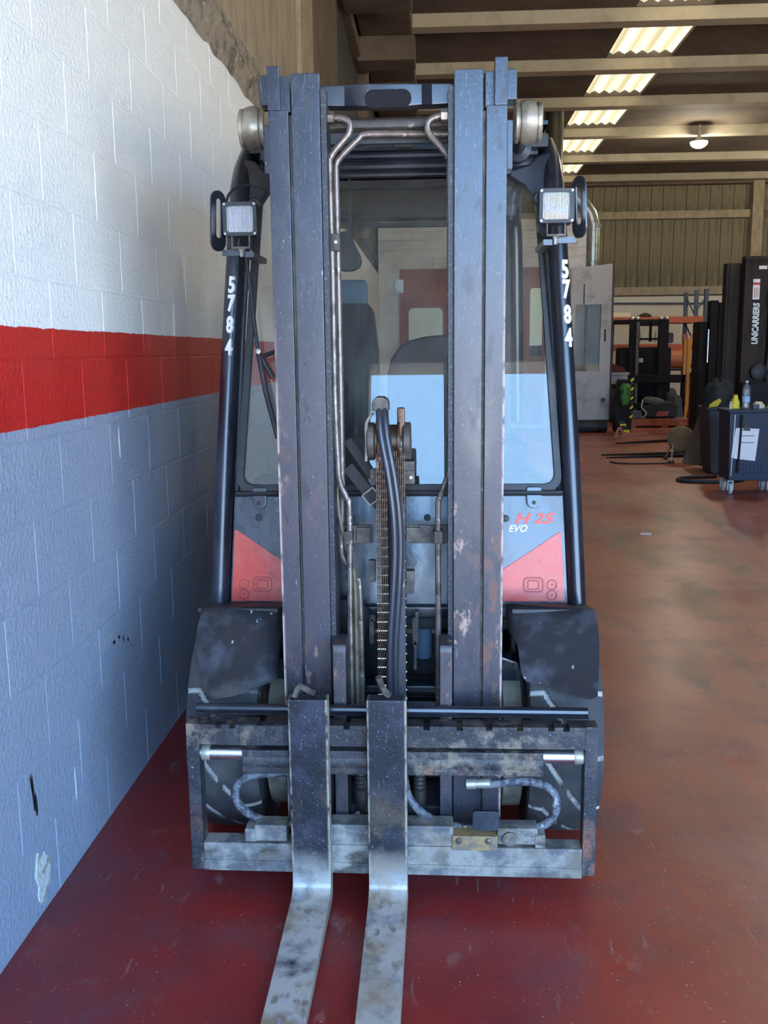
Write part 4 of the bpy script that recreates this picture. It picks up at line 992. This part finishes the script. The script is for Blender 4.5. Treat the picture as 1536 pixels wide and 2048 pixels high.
tag(obj('copper_tank', B().lathe((5.0, 21.4, 1.185), (1, 0, 0), [(0, .04), (.03, .16), (.08, .2), (.42, .2), (.48, .16), (.5, .04)], 20), M['copper']), 'rounded copper coloured tank between the far forklift and the yellow stacker', 'tank')
bpy.data.objects['copper_tank'].location.z = 0
tag(obj('tank_stand', B().box(5.05, 5.10, 21.3, 21.5, 0, .97).box(5.42, 5.47, 21.3, 21.5, 0, .97).box(5.0, 5.52, 21.28, 21.52, .94, .98), M['truck_black'], bev=.005), 'dark stand under the copper coloured tank', 'stand')

# --- far forklift, facing us
ff = thing('forklift', 'black far forklift with polished mast facing us in front of the rack', 'forklift', (4.1, 18.9, 0))
for x in (3.78, 4.32):
    obj('outer_channel', B().box(x - .09, x + .09, 18.5, 18.62, .08, 1.98), M['truck_black'], ff, bev=.01)
    obj('mast_cap', B().lathe((x - .05, 18.5, 1.96), (0, 0, 1), [(0, .035), (.03, .035), (.05, .01)], 10).lathe((x + .05, 18.5, 1.96), (0, 0, 1), [(0, .035), (.03, .035), (.05, .01)], 10), M['chrome'], ff)
obj('mast_rod', B().cyl((3.82, 18.46, .2), (3.82, 18.46, 1.92), .035, 10), M['pipe'], ff)
obj('crosshead', B().box(3.75, 4.38, 18.52, 18.6, 1.84, 1.94), M['truck_black'], ff, bev=.01)
obj('cross_member', B().box(3.75, 4.38, 18.52, 18.6, 1.58, 1.62).box(4.06, 4.10, 18.52, 18.6, 1.55, 1.9), M['truck_black'], ff)
obj('front_cowl', B().box(3.55, 4.55, 18.8, 19.2, .5, 1.45), M['truck_black'], ff, bev=.05)
for x in (3.42, 4.52): obj('cab_post', B().sweep([(x, 19.0, .6), (x + (.05 if x < 4 else -.05), 19.15, 1.9), (x + (.06 if x < 4 else -.06), 20.2, 1.98)], .04, 8), M['truck_black'], ff)
obj('roof', B().box(3.46, 4.48, 19.1, 20.3, 1.92, 1.98), M['truck_black'], ff, bev=.02)
obj('carriage_bar', B().box(3.62, 4.72, 18.40, 18.47, .78, .93), M['truck_black'], ff, bev=.01)
obj('carriage_bar', B().box(3.62, 4.72, 18.40, 18.47, .30, .40), M['truck_black'], ff, bev=.01)
for x in (3.64, 4.70): obj('carriage_plate', B().box(x - .03, x + .03, 18.40, 18.47, .12, .93), M['truck_black'], ff)
for x in (3.95, 4.35): obj('label_plate', B().box(x - .06, x + .06, 18.79, 18.80, 1.16, 1.24), M['paper'], ff)
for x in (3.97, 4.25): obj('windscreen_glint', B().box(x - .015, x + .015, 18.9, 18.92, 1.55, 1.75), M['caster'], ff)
for s in (-1, 1): obj('tyre', B().lathe((4.05 + s * .40, 19.0, .33), (s, 0, 0), [(0, .2), (0, .31), (.02, .33), (.2, .33), (.22, .31), (.22, .2)], 24), M['tyre'], ff)
obj('chassis', B().box(3.55, 4.55, 19.2, 20.6, .2, 1.0), M['truck_black'], ff, bev=.05)
for s, x in ((-1, 3.40), (1, 4.55)): obj('mirror', B().prism(rrect(x - .07, x + .07, 1.52, 1.72, .04), xz(19.0), .03), M['rubber'], ff)

# --- orange low platform with a grey forklift seat on it
pf = thing('steel_platform', 'orange low steel platform on the floor carrying the loose grey seat', 'platform', (4.2, 17.7, 0))
obj('front_beam', B().box(3.56, 4.80, 17.6, 17.72, .03, .15), M['jack_orange'], pf, bev=.015)
obj('rear_beam', B().box(3.56, 4.80, 18.15, 18.25, .03, .15), M['jack_orange'], pf, bev=.015)
for k in range(5): obj('deck_board', B().box(3.58, 4.72, 17.73 + .085 * k, 17.80 + .085 * k, .13, .155), M['wood'], pf)
for x in (3.62, 4.18, 4.74): obj('skid', B().box(x - .05, x + .05, 17.6, 18.25, 0, .04), M['jack_orange'], pf)
obj('end_housing', B().prism([(4.62, .15), (4.80, .15), (4.80, .62), (4.74, .60), (4.68, .45)], xz(17.62), .25), M['jack_orange'], pf, bev=.02)
se = thing('loose_seat', 'grey topped loose vehicle seat with a red label lying on the orange platform', 'seat', (4.1, 17.8, .16))
obj('shell', B().prism([(3.86, .17), (4.42, .17), (4.44, .40), (4.30, .46), (3.95, .44), (3.82, .36)], xz(17.7), .35), M['seat'], se, bev=.04, seg=3)
obj('cushion', B().lathe((4.02, 17.88, .42), (.15, 0, 1), [(0, .19), (.05, .2), (.10, .17), (.12, .08)], 20), M['seat_grey'], se)
obj('label_plate', B().prism([(4.02, .20), (4.24, .20), (4.28, .29), (4.08, .29)], xz(17.685), .01), M['red_label'], se)
obj('frame_rail', B().sweep(spline([(3.80, 17.72, .50), (3.78, 17.7, .36), (3.86, 17.68, .26), (3.80, 17.66, .17)]), .015, 6), M['chrome'], se)
tag(obj('cover_panel', B().prism([(4.46, .16), (4.60, .16), (4.56, .52), (4.48, .58), (4.42, .54)], xz(17.95), .04), M['seat_grey'], bev=.01), 'leaning grey cover panel right of the loose seat', 'panel')
tag(obj('open_carton', B().box(3.62, 3.78, 17.70, 17.86, .16, .30), M['seat_grey'], bev=.01), 'small grey carton left of the loose seat on the platform', 'box')

# --- yellow stacker
ys_ = thing('stacker', 'yellow stacker with a tall mast right of the far forklift', 'stacker', (4.95, 19.1, 0))
obj('mast_post', B().box(4.83, 4.97, 19.0, 19.1, .0, 1.60), M['yellow'], ys_, bev=.01)
obj('mast_slot', B().box(4.88, 4.90, 18.985, 19.0, .3, 1.6), M['rack_orange'], ys_)
obj('head_frame', B().ring([(4.96, 1.47), (5.20, 1.47), (5.20, 1.70), (4.96, 1.70)], [(5.0, 1.51), (5.16, 1.51), (5.16, 1.66), (5.0, 1.66)], xz(19.02), .05), M['yellow'], ys_)
obj('side_panel', B().box(4.80, 4.90, 19.0, 19.08, 1.58, 1.69), M['copper'], ys_)
obj('power_unit', B().box(4.98, 5.40, 19.05, 19.4, .1, .95), M['truck_black'], ys_, bev=.04)
for k, zz in enumerate((.35, .55, .8)): obj('cover_strip', B().box(5.02, 5.14, 19.03, 19.05, zz, zz + .05), M['rack_orange'], ys_)
obj('handrail', B().sweep(spline([(4.99, 18.95, .7), (5.0, 18.95, 1.05), (5.1, 18.95, 1.08), (5.4, 18.95, 1.08)]), .018, 6), M['truck_black'], ys_)

# --- red tube frame trolley
rf = thing('frame_trolley', 'rust red square tube trolley beside the dark masts', 'trolley', (4.6, 16.2, 0))
for x in (4.33, 4.88):
    for y in (16.0, 16.5): obj('post', B().box(x - .02, x + .02, y - .02, y + .02, 0, 1.0), M['frame_red'], rf)
for y in (16.0, 16.5): obj('rail', B().box(4.31, 4.9, y - .02, y + .02, .96, 1.0), M['frame_red'], rf)
for z in (.18, .55): obj('shelf', B().box(4.33, 4.88, 16.0, 16.5, z, z + .03), M['truck_black'], rf)
tag(obj('parts_box', B().prism([(4.42, .58), (4.80, .58), (4.84, .80), (4.38, .78)], xz(16.1), .3), M['copper'], bev=.02), 'copper brown parts box on the red trolley shelf', 'box')

# --- green jack with hazard stripes
gj = thing('workshop_jack', 'green workshop machine with yellow and black hazard stripes by the door leaf', 'machine', (3.15, 16.3, 0))
obj('body', B().prism([(3.0, .05), (3.26, .05), (3.28, .6), (3.20, .92), (3.05, .92), (2.98, .5)], xz(16.35), .3), M['truck_black'], gj, bev=.03)
obj('pump', B().lathe((3.13, 16.28, .50), (0, 0, 1), [(0, .05), (.1, .08), (.3, .09), (.36, .05)], 12), M['green'], gj)
for k in range(9):
    z = .28 + .075 * k
    obj('hazard_stripe', B().prism([(3.22, z), (3.27, z + .03), (3.27, z + .07), (3.22, z + .04)], xz(16.31), .05), M['hazard_y'] if k % 2 == 0 else M['hazard_k'], gj)
for k in range(4):
    z = .07 + .05 * k; x = 3.03 + .03 * (3 - k)
    obj('hazard_stripe', B().prism([(x, z), (x + .09, z - .03), (x + .11, z + .02), (x + .02, z + .05)], xz(16.30), .05), M['hazard_y'] if k % 2 == 0 else M['hazard_k'], gj)
obj('foot', B().ring([(2.93, 0), (3.12, 0), (3.05, .16), (3.0, .16)], [(2.98, .03), (3.07, .03), (3.035, .11), (3.015, .11)], xz(16.1), .05).box(3.1, 3.5, 16.15, 16.3, 0, .05), M['copper'], gj)
gj.location.y -= .34
bn = tag(obj('work_bench', B().box(2.95, 3.35, 16.75, 17.2, .98, 1.02).box(2.97, 3.0, 16.8, 17.15, 0, .98).box(3.3, 3.33, 16.8, 17.15, 0, .98).box(2.97, 3.33, 16.78, 16.80, .82, .98), M['door_grey'], bev=.004), 'small grey bench behind the green machine', 'bench')
tag(obj('tool_bag', B().prism([(2.98, 1.02), (3.34, 1.02), (3.26, 1.10), (3.08, 1.17), (3.0, 1.30), (2.96, 1.2)], xz(16.85), .2), paint('dark_red_cloth', S(90, 30, 30), .8), bev=.02), 'dark red tool bag on the small grey bench', 'bag')

# --- dark masts at right
def dark_mast(label, x0, x1, y, ztop, m, widths):
    t = thing('truck_mast', label, 'mast', ((x0 + x1) / 2, y, 0))
    for (a, c, dy, zt) in widths:
        obj('mast_channel', B().box(a, c, y + dy, y + dy + .16, .0, zt), M[m], t, bev=.012)
    return t
m1 = dark_mast('dark brown truck mast with white lettering at the right edge', 3.5, 4.1, 12.0, 2.5, 'truck_brown', [(3.70, 3.99, 0, 2.50), (4.03, 4.16, .05, 2.50)])
m1b = dark_mast('plain dark brown mast left of the lettered one', 3.5, 3.68, 12.1, 2.43, 'truck_brown', [(3.49, 3.675, .1, 2.44), (3.52, 3.60, .085, 2.42)])
obj('crosshead', B().box(3.69, 4.16, 11.98, 12.12, 2.45, 2.50), M['truck_brown'], m1, bev=.01)
obj('fork_carriage', B().box(3.69, 4.5, 11.85, 11.97, .55, 1.0), M['truck_black'], m1, bev=.02)
obj('roller_knob', B().lathe((3.90, 11.97, 1.12), (0, -1, 0), [(0, .10), (.06, .10), (.08, .06)], 14), M['rubber'], m1)
obj('hose_bundle', B().sweep(spline([(4.02, 11.97, 2.3), (4.0, 11.93, 2.0), (4.03, 11.93, 1.6), (4.0, 11.95, 1.1)]), .03, 8), M['rubber'], m1)
rot = Matrix(((0, -1, 0, 0), (0, 0, -1, 0), (1, 0, 0, 0), (0, 0, 0, 1)))
tm = rot.copy(); tm.translation = (3.855, 11.997, 1.70)
text('mast_lettering', 'UNICARRIERS', M['white_letter'], m1, .100, tm, sx=.80, depth=.002, offset=.0042, shear=.12)
st_ = obj('sticker', B().box(3.80, 3.88, 11.994, 12.0, 1.99, 2.23), M['paper'], m1)
obj('sticker_band', B().box(3.80, 3.88, 11.991, 11.994, 2.16, 2.19), paint('sticker_red', S(190, 50, 50), .6), m1)
for k in range(3): obj('sticker_print', B().box(3.815 + .02 * k, 3.825 + .02 * k, 11.991, 11.994, 2.01, 2.13), paint('sticker_grey_%d' % k, S(170, 130, 130), .6), m1)
obj('sticker', B().box(3.86, 3.955, 11.994, 12.0, 2.345, 2.385), M['paper'], m1)
m2 = thing('truck_mast', 'black machine column behind the red trolley, shorter than its neighbours', 'mast', (4.3, 15, 0))
obj('mast_channel', B().box(4.19, 4.31, 15.0, 15.2, 0, 2.13), M['truck_black'], m2, bev=.015)
obj('mast_channel', B().box(4.33, 4.46, 15.05, 15.2, 0, 2.10), M['truck_black'], m2, bev=.015)
obj('mast_body', B().box(4.06, 4.19, 15.1, 15.5, 0, 1.82), M['truck_black'], m2, bev=.02)
obj('cylinder_rod', B().cyl((4.17, 15.0, 1.2), (4.17, 15.0, 1.7), .012, 6), M['chrome'], m2)
for z in (1.75, 1.86): obj('sticker', B().box(4.42, 4.455, 15.04, 15.05, z, z + .06), M['paper'], m2)

m1.location.x += .04; m1b.location.x += .09
# --- plastic service cart with its load
ct = thing('service_cart', 'dark blue plastic service cart on grey casters at the right edge', 'cart', (3.05, 9.5, 0))
cx0, cx1 = 2.835, 3.44
obj('tray_body', B().prism([(cx0 + .02, .14), (cx1 - .02, .14), (cx1, .80), (cx0, .80)], xz(9.35), .36), M['cart'], ct, bev=.015)
obj('top_tray', B().box(cx0 - .015, cx1 + .015, 9.33, 9.73, .795, .83), M['cart'], ct, bev=.012)
obj('frame_strip', B().cyl((2.87, 9.34, .19), (2.885, 9.34, .78), .006, 6), M['caster'], ct)
for k in range(9):
    for j in range(3): obj('grille_rib', B().box(2.88 + .035 * k, 2.905 + .035 * k, 9.343, 9.352, .20 + .04 * j, .225 + .04 * j), M['cart'], ct)
for x in (2.89, 3.27):
    for y in (9.42, 9.65):
        c_ = obj('caster', B().lathe((x - .018, y, .055), (1, 0, 0), [(0, .035), (.004, .055), (.032, .055), (.036, .035)], 18), M['caster'], ct)
        obj('caster_fork', B().box(x - .028, x - .020, y - .02, y + .02, .04, .14).box(x + .020, x + .028, y - .02, y + .02, .04, .14).box(x - .028, x + .028, y - .025, y + .025, .125, .142), M['caster'], c_)
cb2 = thing('clipboard', 'clipboard with a white ruled form hanging on the cart front', 'clipboard', (2.98, 9.33, .66))
obj('sheet', B().prism([(2.885, .36), (3.09, .335), (3.115, .645), (2.915, .655)], xz(9.326), .006), M['paper'], cb2)
obj('clip', B().prism([(2.96, .63), (3.03, .625), (3.02, .675), (2.97, .68)], xz(9.318), .012), M['grime'], cb2)
for zz in (.51, .575): obj('ruled_line', B().box(2.945, 3.07, 9.324, 9.326, zz, zz + .007), M['ink'], cb2)
tag(obj('leaflet', B().prism([(2.862, .37), (2.90, .365), (2.925, .652), (2.895, .655)], xz(9.332), .004), M['paper']), 'narrow white leaflet tucked left behind the clipboard', 'paper')
tag(obj('pull_bar', B().sweep([(2.925, 9.315, .22), (2.945, 9.312, .78)], .010, 6), M['truck_black']), 'thin dark rod hanging in front of the clipboard', 'rod')
bo = thing('water_bottle', 'clear plastic water bottle standing on the cart', 'bottle', (3.03, 9.5, .83))
obj('body', B().lathe((3.03, 9.5, .83), (0, 0, 1), [(0, .030), (.005, .036), (.05, .036), (.055, .033), (.06, .036), (.13, .038), (.17, .042), (.20, .038), (.235, .016), (.25, .014)], 20), M['bottle'], bo)
obj('cap', B().lathe((3.03, 9.5, 1.08), (0, 0, 1), [(0, .016), (.018, .016), (.02, .012)], 14), M['caster'], bo)
obj('label_band', B().lathe((3.03, 9.5, .89), (0, 0, 1), [(0, .0372), (.06, .0382)], 20), M['blue_cap'], bo)
def blob(name, c, r, m, label, cat, seed):
    rnd = random.Random(seed); b = B(); n, k = 14, 8; vs = []; fs = []
    for i in range(k + 1):
        for j in range(n):
            ph = PI * .5 * i / k; th = 2 * PI * j / n; q = 1 + rnd.uniform(-.16, .16) * (1 if 0 < i < k else .2)
            vs.append((c[0] + r[0] * math.cos(ph) * math.cos(th) * q, c[1] + r[1] * math.cos(ph) * math.sin(th) * q, c[2] + r[2] * math.sin(ph) * q))
    for i in range(k):
        for j in range(n): j2 = (j + 1) % n; fs.append((i * n + j, i * n + j2, (i + 1) * n + j2, (i + 1) * n + j))
    fs.append(tuple(range(n - 1, -1, -1))); b.add(vs, fs)
    return tag(obj(name, b, m, smooth=60), label, cat)
blob('rag', (2.935, 9.52, .831), (.042, .045, .13), M['cloth_y'], 'crumpled yellow rag leaning left of the water bottle', 'rag', 1)
blob('rag', (3.165, 9.56, .831), (.065, .07, .06), M['cloth_w'], 'crumpled pale cloth right of the water bottle', 'rag', 2)
blob('rag', (3.31, 9.54, .831), (.06, .08, .04), M['cloth_w'], 'low pale cloth at the far right of the cart top', 'rag', 3)
tag(obj('spray_tube', B().lathe((2.87, 9.45, .83), (0, 0, 1), [(0, .014), (.05, .014), (.055, .008), (.075, .008)], 10), M['caster']), 'small white tube standing on the cart near the left corner', 'tube')
tag(obj('tape_box', B().box(3.07, 3.13, 9.40, 9.46, .83, .875), paint('violet_box', S(70, 64, 84), .6), bev=.005), 'small violet box in front of the pale cloth', 'box')
# --- waste bin with a bag
bi = thing('waste_bin', 'black waste bin with a bin bag behind the cart', 'bin', (3.28, 11.1, 0))
obj('bin_body', B().prism([(3.14, .0), (3.46, .0), (3.50, .74), (3.08, .74)], xz(10.95), .35), M['bin'], bi, bev=.02)
obj('bin_rim', B().box(3.06, 3.52, 10.93, 11.32, .72, .76), M['bin'], bi, bev=.01)
blob('bin_bag', (3.24, 11.12, .76), (.19, .15, .30), M['cloth_k'], 'bulging black bag on top of the waste bin', 'bag', 5)
tag(obj('glove', B().prism([(3.07, .755), (3.17, .77), (3.21, .83), (3.19, .86), (3.12, .82), (3.08, .79)], xz(10.90), .03), M['cloth_y'], bev=.006), 'yellow glove on the waste bin rim', 'glove')
tag(obj('leaning_board', B().prism([(2.98, .05), (3.30, .0), (3.30, .72), (3.18, .70)], xz(11.6), .02), M['concrete_dark'], bev=.004), 'grey triangular board leaning left of the waste bin', 'board')
# --- low round stool
sl = thing('stool', 'low round brown seat on thin metal legs on the floor in mid hall', 'stool', (3.13, 12.2, 0))
obj('seat_shell', B().lathe((3.13, 12.3, .26), (0, -.9, .3), [(0, .10), (.02, .17), (.05, .18), (.07, .15), (.075, .05)], 24), M['cushion_brown'], sl)
obj('leg', B().sweep([(3.0, 12.15, .22), (2.97, 12.08, .02)], .010, 6), M['chrome'], sl)
obj('leg', B().sweep([(3.27, 12.15, .22), (3.30, 12.08, .02)], .010, 6), M['chrome'], sl)
obj('leg', B().sweep([(3.05, 12.4, .22), (3.0, 12.5, .02)], .010, 6), M['chrome'], sl)
obj('leg', B().sweep([(3.22, 12.4, .22), (3.27, 12.5, .02)], .010, 6), M['chrome'], sl)
for (a, c, e_, g_) in ((3.27, 3.36, 12.04, 12.12), (2.94, 3.0, 12.04, 12.12), (2.97, 3.02, 12.48, 12.53), (3.24, 3.30, 12.48, 12.53)): obj('foot', B().box(a, c, e_, g_, 0, .025), M['rubber'], sl, bev=.004)
# --- things on the floor
def floor_fork(x0, y0, x1, y1, label):
    d = Vector((x1 - x0, y1 - y0, 0)); n = Vector((-d.y, d.x, 0)).normalized() * .05
    a, c = Vector((x0, y0, 0)), Vector((x1, y1, 0)); z1 = Vector((0, 0, .04)); z2 = Vector((0, 0, .015))
    b = B().add([a - n * .5, a + n * .5, c + n, c - n, a - n * .5 + z2, a + n * .5 + z2, c + n + z1, c - n + z1], [(3, 2, 1, 0), (4, 5, 6, 7), (0, 1, 5, 4), (1, 2, 6, 5), (2, 3, 7, 6), (3, 0, 4, 7)])
    return tag(obj('fork_tine', b, M['truck_black'], bev=.004), label, 'fork', 'fork tines lying on the hall floor')
floor_fork(2.25, 12.95, 3.6, 13.1, 'long dark fork tine lying on the floor behind the stool')
floor_fork(2.26, 12.62, 3.45, 12.78, 'nearest dark fork tine lying on the floor left of the stool')
floor_fork(2.75, 14.6, 3.7, 14.9, 'dark fork tine lying farther back than the stool')
tag(obj('floor_cable', B().sweep(spline([(2.22, 12.15, .012), (2.3, 11.95, .012), (2.6, 11.9, .012), (2.95, 12.0, .012), (3.05, 12.35, .012)]), .01, 6), M['rubber']), 'thin dark cable curling on the floor left of the stool', 'cable')
tag(obj('coiled_hose', B().sweep(spline([(3.1, 10.6, .02), (2.75, 10.5, .02), (2.62, 10.35, .02), (2.72, 10.2, .02), (3.05, 10.15, .02), (3.3, 10.3, .02)]), .02, 8), M['rubber']), 'thick black hose curling on the floor beside the cart', 'hose')
tag(obj('paper_scrap', B().add([(1.58, 7.30, 0.001), (1.66, 7.28, .001), (1.67, 7.33, .008), (1.60, 7.36, .006)], [(0, 1, 2, 3)]).add([(1.58, 7.30, 0.004), (1.66, 7.28, .004), (1.67, 7.33, .011), (1.60, 7.36, .009)], [(0, 1, 2, 3)]), M['paper'], smooth=0), 'tiny white paper scrap on the floor right of the forklift', 'scrap')
